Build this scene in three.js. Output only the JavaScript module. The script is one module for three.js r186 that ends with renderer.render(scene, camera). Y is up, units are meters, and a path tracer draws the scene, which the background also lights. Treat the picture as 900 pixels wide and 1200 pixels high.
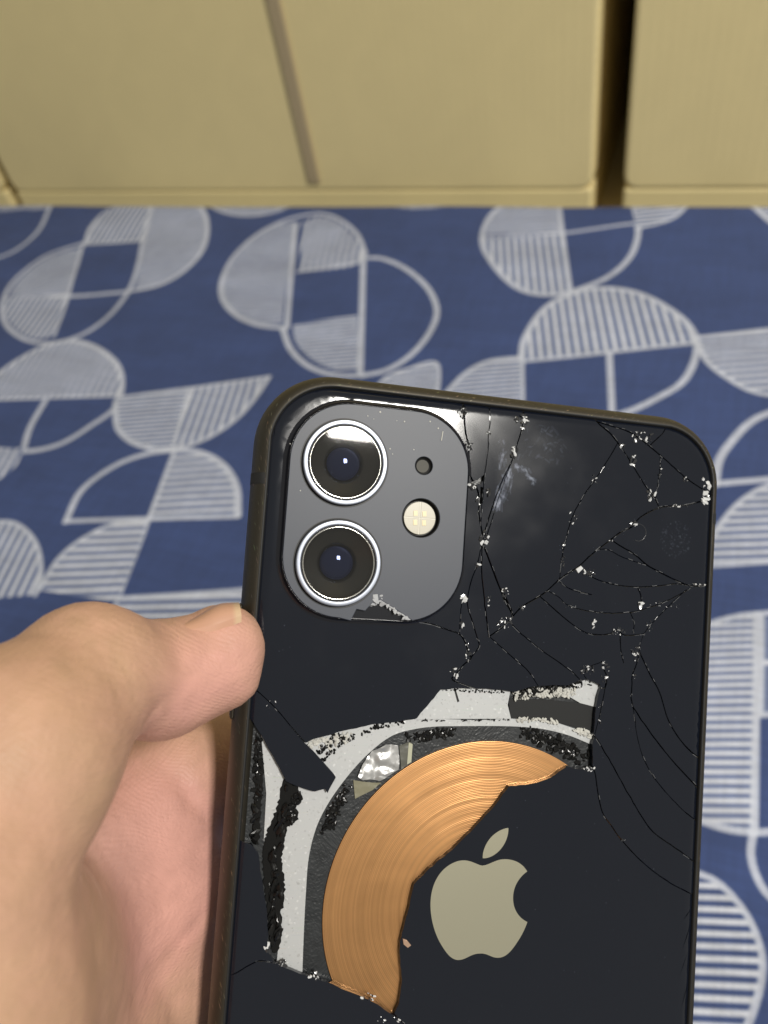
import * as THREE from 'three';
import { mergeGeometries, mergeVertices } from 'three/addons/utils/BufferGeometryUtils.js';
import { RoundedBoxGeometry } from 'three/addons/geometries/RoundedBoxGeometry.js';
import { RectAreaLightUniformsLib } from 'three/addons/lights/RectAreaLightUniformsLib.js';
import { TessellateModifier } from 'three/addons/modifiers/TessellateModifier.js';

// ------------------------------------------------------------------ camera, light, exposure
const scene = new THREE.Scene();
const F = 900, CU = 450, CV = 600;                       // focal length and centre of the 900 x 1200 photograph, pixels
const H = 0.32;                                          // camera above the sheet
const camera = new THREE.PerspectiveCamera(2 * Math.atan(600 / F) * 180 / Math.PI, 0.75, 0.01, 20);
const CAM = new THREE.Vector3(0, H, 0);
const MB = new THREE.Matrix4().makeBasis(                // camera axes in the room: x along the beige panels, y up
  new THREE.Vector3(0.93579387, -0.15756767, -0.31537638),
  new THREE.Vector3(-0.13237121, 0.67207437, -0.72855604),
  new THREE.Vector3(0.32675326, 0.72352503, 0.60806565));
camera.position.copy(CAM);
camera.quaternion.setFromRotationMatrix(MB);
camera.focus = 0.113;
camera.userData.fStop = 20;
scene.add(camera);

scene.background = new THREE.Color().setRGB(0.315, 0.305, 0.27);   // even light of the lit room
RectAreaLightUniformsLib.init();
// pose of the phone, fitted to the photograph (camera axes, millimetres); the lamp is placed where the lens glass mirrors it
const PA = [-5.86540073e-02, 2.23650554e-01, -8.24797766e-02], PT = new THREE.Vector3(14.1950435, -57.1077032, -112.940729);
const RP = new THREE.Matrix4().makeRotationZ(PA[2]).multiply(new THREE.Matrix4().makeRotationY(PA[1])).multiply(new THREE.Matrix4().makeRotationX(PA[0]));
const PHONE_Q = new THREE.Quaternion().setFromRotationMatrix(MB.clone().multiply(RP)), PHONE_AT = PT.clone().multiplyScalar(0.001).applyMatrix4(MB).add(CAM);
const LAMP_AT = new THREE.Vector3(0.398, 0.545, 1.85).applyQuaternion(PHONE_Q).add(PHONE_AT), LAMP_W = 0.31, LAMP_H = 0.39;
const LAMP_Q = PHONE_Q.clone();
const lamp = new THREE.RectAreaLight(new THREE.Color().setRGB(1, 0.965, 0.90), 104, LAMP_W, LAMP_H);
lamp.quaternion.copy(LAMP_Q);                                     // shines along its own -z
lamp.position.copy(new THREE.Vector3(0, 0, -0.012).applyQuaternion(LAMP_Q).add(LAMP_AT));
lamp.name = 'ceiling_lamp_light';
scene.add(lamp);

const renderer = new THREE.WebGLRenderer({ antialias: true });
renderer.setSize(768, 1024);
renderer.toneMapping = THREE.LinearToneMapping;
renderer.toneMappingExposure = 1.0;
renderer.shadowMap.enabled = true;

// ------------------------------------------------------------------ helpers
let seed = 12345;
const rnd = () => { seed = (seed + 0x6D2B79F5) | 0; let t = Math.imul(seed ^ (seed >>> 15), 1 | seed); t = (t + Math.imul(t ^ (t >>> 7), 61 | t)) ^ t; return ((t ^ (t >>> 14)) >>> 0) / 4294967296; };
const rr = (a, b) => a + (b - a) * rnd();
const V2 = (x, y) => new THREE.Vector2(x, y), V3 = (x, y, z) => new THREE.Vector3(x, y, z);
const lin = (r, g, b) => new THREE.Color().setRGB(r, g, b);
const hash3 = (x, y, z) => { let h = Math.imul(x, 374761393) ^ Math.imul(y, 668265263) ^ Math.imul(z, 1274126177); h = Math.imul(h ^ (h >>> 13), 1274126177); return ((h ^ (h >>> 16)) >>> 0) / 4294967296; };
function noise3(x, y, z) {
  const i = Math.floor(x), j = Math.floor(y), k = Math.floor(z), s = (t) => t * t * (3 - 2 * t);
  const u = s(x - i), v = s(y - j), w = s(z - k), L = (a, b, t) => a + (b - a) * t;
  const c = (a, b, d) => hash3(i + a, j + b, k + d);
  return L(L(L(c(0, 0, 0), c(1, 0, 0), u), L(c(0, 1, 0), c(1, 1, 0), u), v), L(L(c(0, 0, 1), c(1, 0, 1), u), L(c(0, 1, 1), c(1, 1, 1), u), v), w) * 2 - 1;
}
const fbm = (x, y, z, n = 4) => { let s = 0, a = 0.5; for (let i = 0; i < n; i++) { s += a * noise3(x, y, z); x *= 2.03; y *= 2.03; z *= 2.03; a *= 0.5; } return s; };
const pixelDir = (u, v) => V3((u - CU) / F, -(v - CV) / F, -1);               // camera axes, depth 1
const camPoint = (u, v, depth) => pixelDir(u, v).multiplyScalar(depth).applyMatrix4(MB).add(CAM);
function onPlane(u, v, axis, value) {                                          // pixel -> point on the room plane axis = value
  const d = pixelDir(u, v).applyMatrix4(MB), t = (value - CAM[axis]) / d[axis];
  return CAM.clone().addScaledVector(d, t);
}
function tag(o, label, category, group, kind) {
  if (label) o.userData.label = label;
  if (category) o.userData.category = category;
  if (group) o.userData.group = group;
  if (kind) o.userData.kind = kind;
  return o;
}
function mesh(name, geo, mat, parent = scene) {
  const m = new THREE.Mesh(geo, mat); m.name = name; m.castShadow = m.receiveShadow = true; parent.add(m); return m;
}
function canvas(w, h) { const c = document.createElement('canvas'); c.width = w; c.height = h; return c; }
function dataTex(w, h, fn, srgb = false) {
  const a = new Uint8Array(w * h * 4);
  for (let y = 0; y < h; y++) for (let x = 0; x < w; x++) {
    const c = fn(x, y), o = (y * w + x) * 4;
    if (typeof c === 'number') { a[o] = a[o + 1] = a[o + 2] = Math.max(0, Math.min(255, c * 255)); } else { for (let k = 0; k < 3; k++) a[o + k] = Math.max(0, Math.min(255, c[k] * 255)); }
    a[o + 3] = 255;
  }
  const t = new THREE.DataTexture(a, w, h); t.wrapS = t.wrapT = THREE.RepeatWrapping; t.magFilter = THREE.LinearFilter; t.minFilter = THREE.LinearMipmapLinearFilter; t.generateMipmaps = true;
  if (srgb) t.colorSpace = THREE.SRGBColorSpace;
  t.needsUpdate = true; return t;
}
function spline(pts, closed = false, per = 6) {                                // smooth line through points [[x, y], ...]
  const c = new THREE.CatmullRomCurve3(pts.map(([x, y]) => V3(x, y, 0)), closed, 'centripetal');
  return c.getPoints(pts.length * per).map((q) => [q.x, q.y]);
}
const tileNoise = (x, y, w, f, z, n = 4) => { const a = x / w * Math.PI * 2, b = y / w * Math.PI * 2; return fbm(Math.cos(a) * f + 10, Math.sin(a) * f + Math.cos(b) * f + 20, Math.sin(b) * f + z, n); };

// ------------------------------------------------------------------ ceiling lamp (outside the frame, mirrored by the lens glass)
{
  const g = new THREE.Group(); g.name = 'ceiling_lamp'; g.position.copy(LAMP_AT); g.quaternion.copy(LAMP_Q).multiply(new THREE.Quaternion().setFromAxisAngle(new THREE.Vector3(0, 1, 0), Math.PI)); scene.add(g);
  tag(g, 'flat white ceiling lamp panel above the bed', 'lamp');
  mesh('lamp_housing', new RoundedBoxGeometry(LAMP_W + 0.03, LAMP_H + 0.03, 0.03, 3, 0.008).translate(0, 0, -0.017), new THREE.MeshStandardMaterial({ color: lin(0.6, 0.6, 0.58), roughness: 0.5 }), g);
  mesh('lamp_diffuser', new THREE.PlaneGeometry(LAMP_W, LAMP_H).translate(0, 0, 0.003), new THREE.MeshStandardMaterial({ color: 0xffffff, emissive: lin(1, 0.965, 0.9), emissiveIntensity: 6, roughness: 0.6 }), g);
}

// ------------------------------------------------------------------ the sheet
const SX0 = -0.84, SX1 = 0.34, SZ0 = -0.640, SZ1 = 0.26;
{
  const W = 2048, Hh = 1562, kx = W / (SX1 - SX0), kz = Hh / (SZ1 - SZ0);
  const cv = canvas(W, Hh), g = cv.getContext('2d');
  const sRGB = (r, gg, b, a = 1) => `rgba(${r},${gg},${b},${a})`;
  g.fillStyle = sRGB(56, 73, 120); g.fillRect(0, 0, W, Hh);
  const cornered = (pts) => {                             // smooth between corners, keep the corners
    const n = pts.length, isC = pts.map((q, i) => { const a = pts[(i + n - 1) % n], b = pts[(i + 1) % n]; const d = Math.abs(Math.atan2((q[0] - a[0]) * (b[1] - q[1]) - (q[1] - a[1]) * (b[0] - q[0]), (q[0] - a[0]) * (b[0] - q[0]) + (q[1] - a[1]) * (b[1] - q[1]))); return d > 0.75; });
    const s0 = isC.indexOf(true); if (s0 < 0) return spline(pts, true);
    const out = []; let run = [pts[s0]];
    for (let k = 1; k <= n; k++) { const i = (s0 + k) % n; run.push(pts[i]); if (isC[i]) { out.push(...(run.length > 2 ? spline(run) : run).slice(0, -1)); run = [pts[i]]; } }
    return out;
  };
  const at = ([u, v]) => { const q = onPlane(u, v, 'y', 0); return [(q.x - SX0) * kx, (q.z - SZ0) * kz]; };
  const mm = kx / 1000;
  const PRINT = sRGB(178, 184, 206), DENSE = sRGB(104, 117, 154), LINE = sRGB(203, 207, 220);
  const path = (pts) => { g.beginPath(); pts.forEach((q, i) => i ? g.lineTo(...q) : g.moveTo(...q)); };
  const band = (pts, wmm = 4.6, a = 0.9, smooth = true) => { const q = (smooth && pts.length > 2 ? spline(pts) : pts).map(at); path(q); g.lineWidth = wmm * mm; g.lineJoin = 'round'; g.lineCap = 'round'; g.strokeStyle = sRGB(194, 199, 215, a); g.stroke(); };
  // a printed field: outline in pixels, stripes running along dir (angle in the sheet's plane), spacing in mm
  function field(pts, ang, { gap = 6.1, line = 2.6, dense = true, smooth = true } = {}) {
    const q = (smooth ? cornered(pts) : pts).map(at);
    g.save(); path(q); g.closePath(); g.clip();
    if (dense) { g.fillStyle = DENSE; g.fillRect(0, 0, W, Hh); }
    const xs = q.map((p) => p[0]), ys = q.map((p) => p[1]);
    const cx = (Math.min(...xs) + Math.max(...xs)) / 2, cy = (Math.min(...ys) + Math.max(...ys)) / 2, R = Math.hypot(Math.max(...xs) - cx, Math.max(...ys) - cy) + 10;
    g.translate(cx, cy); g.rotate(ang);
    g.strokeStyle = LINE; g.lineWidth = line * mm;
    for (let y = -Math.ceil(R / (gap * mm)) * gap * mm; y < R; y += gap * mm) { g.beginPath(); g.moveTo(-R, y); g.lineTo(R, y); g.stroke(); }
    g.restore();
  }
  const A = -0.25, B = A + Math.PI / 2;      // the print lies turned on the bed: stripes across, stripes along
  const hz = (p, o) => field(p, A, o), vt = (p, o) => field(p, B, o);
  // --- motifs that the phone hides or that lie outside the picture: half discs of the same print
  const half = (x, z, r, turn, kind) => {
    g.save(); g.translate((x - SX0) * kx, (z - SZ0) * kz); g.rotate(turn);
    const R = r * kx; g.beginPath(); g.arc(0, 0, R, Math.PI, 0); g.closePath();
    g.save(); g.clip(); if (kind !== 2) { g.fillStyle = DENSE; g.fillRect(-R, -R, 2 * R, 2 * R); g.strokeStyle = LINE; g.lineWidth = 2 * mm; for (let k = -R; k < R; k += 6.1 * mm) { g.beginPath(); if (kind) { g.moveTo(k, -R); g.lineTo(k, R); } else { g.moveTo(-R, k); g.lineTo(R, k); } g.stroke(); } }
    g.restore(); g.lineWidth = 4.6 * mm; g.strokeStyle = sRGB(194, 199, 215, 0.92); g.stroke();
    if (kind === 2) { g.beginPath(); g.moveTo(0, -R); g.lineTo(0, 0); g.stroke(); }
    g.restore();
  };
  for (const [x, z, t, k] of [[-0.14, -0.22, A, 0], [-0.06, -0.18, A + Math.PI, 1], [-0.12, -0.10, B, 2], [-0.03, -0.02, A, 1], [-0.17, -0.01, A + Math.PI, 0], [0.16, -0.30, A, 1], [0.26, -0.42, B, 0], [0.22, -0.55, A + Math.PI, 2], [0.17, -0.12, A, 0], [0.27, -0.2, B, 1], [0.1, 0.05, A, 2], [0.24, 0.02, A + Math.PI, 1], [-0.5, -0.2, A, 1], [-0.6, -0.33, B, 2], [-0.7, -0.2, A, 0], [-0.45, -0.06, A + Math.PI, 0], [-0.33, -0.04, B, 1], [-0.6, -0.04, A, 2], [-0.78, -0.4, A, 1], [-0.2, 0.14, A, 1], [-0.02, 0.16, B, 0], [-0.4, 0.13, A, 2], [-0.62, 0.12, A + Math.PI, 1], [0.18, 0.18, A, 0]]) half(x, z, 0.057, t, k);
  // --- motifs that the photograph shows
  hz([[-30, 238], [62, 238], [58, 245], [-30, 249]], { smooth: false });
  band([[-25, 308], [0, 302], [20, 293], [43, 273], [60, 240]]);
  vt([[100, 286], [107, 267], [127, 248], [150, 241], [180, 240], [176, 262], [170, 283]]);
  hz([[180, 240], [233, 237], [242, 257], [240, 287], [220, 313], [187, 333], [157, 340], [168, 297], [173, 263]], { gap: 4.6, line: 1.9 });
  hz([[10, 347], [20, 330], [53, 303], [97, 290], [90, 312], [78, 346]], { gap: 4.6, line: 1.9 });
  vt([[7, 350], [80, 347], [67, 373], [60, 395], [40, 397], [17, 384], [5, 365]]);
  band([[100, 285], [50, 302], [13, 333], [2, 360], [7, 380], [30, 398], [60, 402], [93, 393], [127, 370], [150, 340], [163, 307], [168, 280], [178, 240]]);
  band([[100, 287], [108, 265], [127, 246], [155, 238]]); band([[233, 237], [242, 257], [240, 287], [220, 313], [187, 333], [110, 344], [60, 347]]);
  band([[97, 288], [86, 325], [63, 393]], 3.6); band([[8, 349], [82, 346]], 3); band([[100, 287], [168, 282]], 3.4);
  vt([[-40, 468], [-20, 450], [0, 437], [20, 423], [50, 407], [83, 399], [113, 407], [137, 427], [142, 447], [140, 464], [60, 466], [0, 469]]);
  band([[-30, 458], [0, 437], [20, 423], [50, 407], [83, 399], [113, 407], [137, 427], [143, 447], [136, 475], [107, 498], [71, 520], [35, 529], [-10, 527]]);
  band([[-40, 470], [140, 463]], 3); band([[53, 470], [35, 502], [28, 526]]);
  vt([[-20, 530], [28, 525], [20, 545], [0, 562], [-20, 575]]);
  hz([[137, 466], [222, 455], [212, 495], [203, 526], [170, 523], [150, 514], [137, 498]], { gap: 4.6, line: 1.9 });
  vt([[222, 455], [315, 442], [300, 465], [275, 493], [240, 514], [203, 526], [212, 490]]);
  band([[137, 466], [315, 442]], 3.4); band([[135, 470], [137, 500], [150, 515], [170, 524], [200, 527], [240, 515], [275, 493], [300, 465], [315, 442]], 4); band([[222, 455], [203, 526]], 3);
  hz([[205, 531], [235, 532], [262, 547], [276, 570], [279, 603], [172, 610]]);
  band([[78, 612], [95, 577], [130, 549], [165, 534], [200, 528], [235, 531], [262, 546], [277, 570], [279, 604]]); band([[78, 612], [279, 605]], 3.6); band([[204, 530], [174, 611], [136, 710]], 3.2);
  hz([[46, 692], [70, 655], [100, 631], [140, 614], [172, 612], [160, 650], [138, 706]], { dense: false, gap: 6.1, line: 2.8 });
  hz([[46, 692], [70, 655], [100, 631], [140, 614], [172, 612], [160, 650], [138, 706]], { gap: 6.1, line: 2.8 });
  band([[46, 692], [70, 655], [100, 631], [140, 613], [172, 611]], 3.2);
  vt([[-50, 640], [-25, 616], [0, 612], [20, 615], [38, 630], [47, 650], [48, 680], [42, 698], [-50, 706]]);
  band([[-50, 640], [-25, 616], [0, 612], [20, 615], [38, 630], [47, 650], [48, 680], [42, 698]], 3);
  hz([[140, 702], [285, 691], [300, 735], [240, 770], [180, 760], [135, 730]], { smooth: false }); band([[140, 702], [300, 690]], 3);
  hz([[243, 237], [345, 237], [330, 245], [295, 252], [262, 248]], { gap: 4.6, line: 1.9 }); band([[243, 238], [262, 248], [295, 252], [330, 245], [345, 237]], 3.4);
  hz([[450, 237], [540, 237], [515, 244], [490, 246], [465, 243]], { gap: 4.6, line: 1.9 });
  hz([[261, 337], [272, 308], [297, 280], [325, 262], [350, 259], [343, 301], [334, 347], [331, 380], [304, 379], [279, 369], [265, 354]], { gap: 4.2, line: 1.6 });
  vt([[354, 260], [372, 253], [393, 258], [414, 276], [427, 301], [416, 311], [350, 319]]);
  hz([[343, 380], [419, 369], [420, 432], [393, 434], [361, 418], [345, 397]], { gap: 4.6, line: 1.9 });
  band([[331, 384], [304, 381], [279, 371], [262, 353], [259, 335], [270, 306], [297, 278], [325, 261], [355, 252], [378, 250], [398, 257], [418, 274], [428, 298]]);
  band([[426, 298], [422, 436]], 4.8); band([[346, 262], [336, 384]], 4.4); band([[331, 384], [340, 408], [361, 429], [393, 440], [425, 440]]); band([[348, 318], [420, 309]], 3);
  band([[426, 303], [446, 303], [475, 315], [503, 340], [512, 365], [503, 390], [482, 415], [453, 433], [425, 440]]);
  hz([[436, 462], [452, 442], [480, 431], [511, 425], [512, 480]]); band([[436, 462], [452, 442], [480, 431], [511, 425], [512, 470]], 3);
  hz([[569, 276], [575, 255], [588, 238], [651, 238], [659, 274]], { gap: 4.6, line: 1.9 });
  vt([[566, 281], [659, 275], [668, 341], [647, 344], [609, 336], [579, 310]]);
  band([[592, 237], [573, 256], [565, 284], [579, 312], [609, 338], [650, 345], [690, 335], [718, 321], [740, 298], [748, 270], [742, 238]]); band([[655, 238], [659, 275], [668, 341]], 4); band([[566, 279], [660, 274]], 3); band([[659, 274], [745, 262]], 3.6);
  hz([[744, 240], [807, 240], [790, 255], [773, 262], [744, 268]]); band([[807, 240], [790, 255], [746, 268]], 3);
  hz([[880, 240], [940, 240], [940, 280], [905, 262]]); band([[880, 240], [905, 262], [940, 285]]);
  vt([[611, 420], [615, 395], [638, 361], [676, 342], [710, 338], [748, 344], [782, 361], [807, 382], [814, 402], [716, 412]]);
  band([[611, 470], [611, 416], [615, 395], [638, 361], [676, 342], [710, 338], [748, 344], [782, 361], [807, 382], [817, 405], [803, 445], [773, 466], [723, 487], [670, 490]]); band([[613, 422], [813, 403]], 3.4); band([[714, 412], [718, 500]], 4.2);
  hz([[524, 458], [545, 437], [571, 423], [609, 418], [611, 480], [530, 480]], { gap: 4.6, line: 1.9 }); band([[520, 462], [545, 437], [571, 423], [609, 418]], 3.6);
  hz([[816, 397], [960, 380], [960, 470], [900, 463], [879, 458], [854, 445], [828, 424]]); band([[816, 396], [960, 379]], 3); band([[816, 399], [828, 424], [854, 445], [879, 458], [905, 463], [950, 460]], 3.6);
  band([[838, 568], [843, 539], [860, 514], [879, 495], [900, 484], [940, 474]]); band([[836, 568], [960, 556]], 4.2);
  hz([[820, 662], [835, 630], [852, 605], [871, 586], [900, 569], [940, 562], [950, 654]], { dense: true, gap: 5.2, line: 2.2 }); band([[815, 668], [835, 630], [852, 605], [871, 586], [900, 569], [940, 562]], 3); band([[815, 666], [950, 655]], 2.6);
  hz([[745, 850], [760, 790], [800, 745], [838, 729], [865, 722], [887, 719], [888, 850], [884, 973], [850, 971], [800, 950], [760, 905]], { gap: 3.95, line: 1.9 });
  hz([[890, 725], [960, 722], [960, 835], [890, 837]], { gap: 60 });
  band([[745, 850], [760, 790], [800, 745], [838, 729], [865, 722], [890, 719], [940, 716]], 3); band([[887, 720], [884, 975]], 3.2); band([[890, 839], [960, 834]], 2.6); band([[893, 722], [891, 838]], 2.4);
  band([[750, 900], [800, 950], [850, 971], [884, 975], [940, 972]], 3); band([[883, 975], [880, 1000], [887, 1027], [902, 1050], [950, 1080]], 3);
  hz([[740, 1040], [780, 1022], [815, 1023], [840, 1033], [867, 1060], [883, 1087], [893, 1120], [892, 1150], [883, 1183], [860, 1240], [800, 1270], [740, 1240]], { dense: false, gap: 4.05, line: 2.1 });
  band([[740, 1040], [780, 1022], [815, 1023], [840, 1033], [867, 1060], [883, 1087], [893, 1120], [892, 1150], [883, 1183], [860, 1240]], 2.6);
  // dye: the print and the ground vary a little, thread by thread
  const img = g.getImageData(0, 0, W, Hh), d = img.data;
  for (let y = 0; y < Hh; y++) for (let x = 0; x < W; x++) {
    const o = (y * W + x) * 4, n = 1 + 0.07 * fbm(x * 0.012, y * 0.02, 3, 3) + 0.05 * noise3(x * 0.03, y * 0.5, 9) + 0.04 * noise3(x * 0.5, y * 0.04, 4);
    d[o] *= n; d[o + 1] *= n; d[o + 2] *= n;
  }
  g.putImageData(img, 0, 0);
  const map = new THREE.CanvasTexture(cv); map.colorSpace = THREE.SRGBColorSpace; map.magFilter = THREE.LinearFilter; map.flipY = false;
  const weave = dataTex(128, 128, (x, y) => 0.5 + 0.25 * Math.sin(x / 128 * Math.PI * 2 * 16) * Math.cos(y / 128 * Math.PI * 2 * 16) + 0.2 * (hash3(x, y, 5) - 0.5));
  weave.repeat.set((SX1 - SX0) / 0.012, (SZ1 - SZ0) / 0.012);
  const NX = 236, NZ = 180, pos = [], uv = [], idx = [];
  for (let j = 0; j <= NZ; j++) for (let i = 0; i <= NX; i++) {
    const x = SX0 + (SX1 - SX0) * i / NX, z = SZ0 + (SZ1 - SZ0) * j / NZ;
    const edge = Math.max(0, (SZ0 + 0.012 - z) / 0.012);                        // rolls over the mattress edge
    const y = 0.0016 * fbm(x * 9, 1, z * 9, 3) + 0.0007 * Math.sin((x * 0.4 + z) * 60 + 4 * noise3(x * 5, 0, z * 5)) * Math.max(0, noise3(x * 4 + 7, 3, z * 4)) - 0.012 * edge * edge;
    pos.push(x, y, z); uv.push(i / NX, j / NZ);
  }
  for (let j = 0; j < NZ; j++) for (let i = 0; i < NX; i++) { const a = j * (NX + 1) + i, b = a + 1, c = a + NX + 1, e = c + 1; idx.push(a, c, b, b, c, e); }
  const geo = new THREE.BufferGeometry(); geo.setAttribute('position', new THREE.Float32BufferAttribute(pos, 3)); geo.setAttribute('uv', new THREE.Float32BufferAttribute(uv, 2)); geo.setIndex(idx); geo.computeVertexNormals();
  const sheet = mesh('bed_sheet', geo, new THREE.MeshPhysicalMaterial({ map, roughness: 0.85, sheen: 0.25, sheenRoughness: 0.6, sheenColor: lin(0.5, 0.55, 0.7), bumpMap: weave, bumpScale: 0.00018, side: THREE.DoubleSide }));
  tag(sheet, 'navy blue sheet printed with pale striped half circles, spread flat on the bed', 'sheet');
}

// ------------------------------------------------------------------ beige panels behind the sheet
{
  const ZP = -0.652;
  const grain = dataTex(256, 256, (x, y) => 0.5 + 0.14 * Math.sin(x / 256 * Math.PI * 2 * 16) + 0.12 * (hash3(x, y, 2) - 0.5) + 0.04 * tileNoise(x, y, 256, 1.6, 3));
  const tint = dataTex(256, 256, (x, y) => { const n = 1 + 0.012 * tileNoise(x, y, 256, 1.2, 8) + 0.02 * (hash3(x, y, 7) - 0.5); return [0.885 * n, 0.815 * n, 0.60 * n]; }, true);
  for (const t of [grain, tint]) t.repeat.set(8, 8);
  const beige = new THREE.MeshStandardMaterial({ map: tint, bumpMap: grain, bumpScale: 0.00022, roughness: 0.55 });
  const strip = new THREE.MeshStandardMaterial({ color: lin(0.40, 0.315, 0.185), roughness: 0.6 });
  const plaster = new THREE.MeshStandardMaterial({ color: lin(0.45, 0.4, 0.3), roughness: 0.9 });
  const px = (u, v) => onPlane(u, v, 'z', ZP);
  const railTop = px(450, 219).y;
  function panel(name, x0, x1, label) {
    const g = new THREE.Group(); g.name = name; g.position.set((x0 + x1) / 2, -0.03, ZP); scene.add(g);
    const w = x1 - x0, h = 1.4, y0 = railTop + 0.03, r = 0.009, s = new THREE.Shape();
    s.moveTo(-w / 2, h); s.lineTo(-w / 2, y0 + r); s.quadraticCurveTo(-w / 2, y0, -w / 2 + r, y0); s.lineTo(w / 2 - r, y0); s.quadraticCurveTo(w / 2, y0, w / 2, y0 + r); s.lineTo(w / 2, h); s.closePath();
    mesh('panel_face', new THREE.ExtrudeGeometry(s, { depth: 0.495, bevelEnabled: true, bevelSize: 0.004, bevelThickness: 0.004, bevelSegments: 5, curveSegments: 10 }).translate(0, 0, -0.499), beige, g);
    mesh('bottom_rail', new RoundedBoxGeometry(w + 0.008, y0 + 0.0005, 0.49, 3, 0.004).translate(0, (y0 - 0.006) / 2, -0.2455), beige, g);
    return tag(g, label, 'panel', 'beige panels behind the sheet');
  }
  const xl = px(4, 203).x + 0.006, xr = px(694, 205).x - 0.003, x2 = px(731, 205).x + 0.004;
  const pL = panel('beige_panel', xl, xr, 'beige panel with a thin brown strip down its face, behind the sheet');
  const sx = px(366, 200).x, sw = px(375, 200).x - px(361, 200).x;
  mesh('brown_strip', new RoundedBoxGeometry(sw, 1.3, 0.004, 2, 0.0015).translate(sx - pL.position.x, railTop + 0.03 + 0.655, 0.0005), strip, pL);
  panel('beige_panel_001', x2, x2 + 0.42, 'plain beige panel beyond the dark gap, no strip on its face');
  panel('beige_panel_002', xl - 0.022 - 0.5, xl - 0.022, 'plain beige panel left of the one with the brown strip');
  const wall = mesh('wall', new THREE.BoxGeometry(2.6, 1.7, 0.03).translate(-0.3, 0.75, -1.19), plaster);
  tag(wall, null, null, null, 'structure');
  const plinth = mesh('plinth', new THREE.BoxGeometry(2.2, 0.3, 0.52).translate(-0.3, -0.181, ZP - 0.262), beige);
  tag(plinth, null, null, null, 'structure');
}

// ------------------------------------------------------------------ the phone: pose from the photograph, millimetres inside
const RPi = RP.clone().transpose(), EYE = PT.clone().multiplyScalar(-1).applyMatrix4(RPi);
const ph = (u, v, z = 0) => { const d = pixelDir(u, v).applyMatrix4(RPi), t = (z - EYE.z) / d.z; return [EYE.x + d.x * t, EYE.y + d.y * t]; };
const phs = (pts, z = 0) => pts.map(([u, v]) => ph(u, v, z));
const phone = new THREE.Group(); phone.name = 'smartphone';
phone.position.copy(PT).multiplyScalar(0.001).applyMatrix4(MB).add(CAM);
phone.quaternion.setFromRotationMatrix(MB.clone().multiply(RP));
scene.add(phone);
tag(phone, 'black smartphone with shattered back glass and bare copper coil, held in the hand', 'smartphone');
const part = (name, geo, mat, parent = phone) => { geo.scale(0.001, 0.001, 0.001); return mesh(name, geo, mat, parent); };
const HW = 37.85, HH = 75.45, CR = 11.2;
function roundRect(hw, hh, r, n = 14) {                                         // counter-clockwise
  const out = [];
  for (const [sx, sy, a0] of [[1, 1, 0], [-1, 1, 1], [-1, -1, 2], [1, -1, 3]]) for (let i = 0; i <= n; i++) { const a = (a0 + i / n) * Math.PI / 2; out.push([sx * (hw - r) + r * Math.cos(a), sy * (hh - r) + r * Math.sin(a)]); }
  return out;
}
const shapeOf = (pts, holes = []) => { const s = new THREE.Shape(pts.map((q) => V2(...q))); for (const h of holes) s.holes.push(new THREE.Path(h.map((q) => V2(...q)))); return s; };
const slab = (pts, z0, z1, holes, bevel = 0) => new THREE.ExtrudeGeometry(shapeOf(pts, holes), { depth: z1 - z0 - 2 * bevel, bevelEnabled: bevel > 0, bevelSize: bevel, bevelThickness: bevel, bevelOffset: -bevel, bevelSegments: 2, curveSegments: 24 }).translate(0, 0, z0 + bevel);
function loft(rings, closedProfile = false, uvs = false) {                      // rings of equal length [[x,y,z]...], closed along the ring
  const n = rings[0].length, pos = [], uv = [], idx = [];
  rings.forEach((r, j) => { let u = 0; r.forEach((q, i) => { if (i) u += Math.hypot(q[0] - r[i - 1][0], q[1] - r[i - 1][1]); pos.push(...q); uv.push(u / 100, j / rings.length); }); });
  const m = rings.length;
  for (let j = 0; j < (closedProfile ? m : m - 1); j++) for (let i = 0; i < n - 1; i++) { const a = j * n + i, b = a + 1, c = ((j + 1) % m) * n + i, e = c + 1; idx.push(a, b, c, b, e, c); }
  const g = new THREE.BufferGeometry(); g.setAttribute('position', new THREE.Float32BufferAttribute(pos, 3)); g.setAttribute('uv', new THREE.Float32BufferAttribute(uv, 2)); g.setIndex(idx); g.computeVertexNormals(); return g;
}
// --- metal frame
const railProfile = []; for (let i = 0; i <= 14; i++) { const a = -Math.PI / 2 + Math.PI * i / 14; railProfile.push([1.85 * (1 - Math.cos(a)), -4.15 + 4.05 * Math.sin(a)]); }
railProfile.push([2.0, -0.12], [2.25, -0.5], [2.9, -0.62], [2.9, -7.6], [2.1, -8.1]);
const frameTex = (() => {
  const c = canvas(2048, 128), g = c.getContext('2d'); g.fillStyle = 'rgb(66,62,54)'; g.fillRect(0, 0, 2048, 128);
  const im = g.getImageData(0, 0, 2048, 128), d = im.data; for (let i = 0; i < d.length; i += 4) { const n = 1 + 0.12 * (rnd() - 0.5); d[i] *= n; d[i + 1] *= n; d[i + 2] *= n; } g.putImageData(im, 0, 0);
  for (let k = 0; k < 260; k++) { const y = rnd() < 0.6 ? rr(70, 100) : rr(20, 100); g.fillStyle = `rgba(${rr(150, 205) | 0},${rr(140, 190) | 0},${rr(115, 160) | 0},${rr(0.25, 0.8)})`; g.beginPath(); g.ellipse(rr(0, 2048), y, rr(0.6, 2.4), rr(0.6, 2.2), rnd() * 3, 0, 7); g.fill(); }
  const t = new THREE.CanvasTexture(c); t.colorSpace = THREE.SRGBColorSpace; t.wrapS = t.wrapT = THREE.RepeatWrapping; t.repeat.set(0.9, 1); t.flipY = false; return t;
})();
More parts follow.
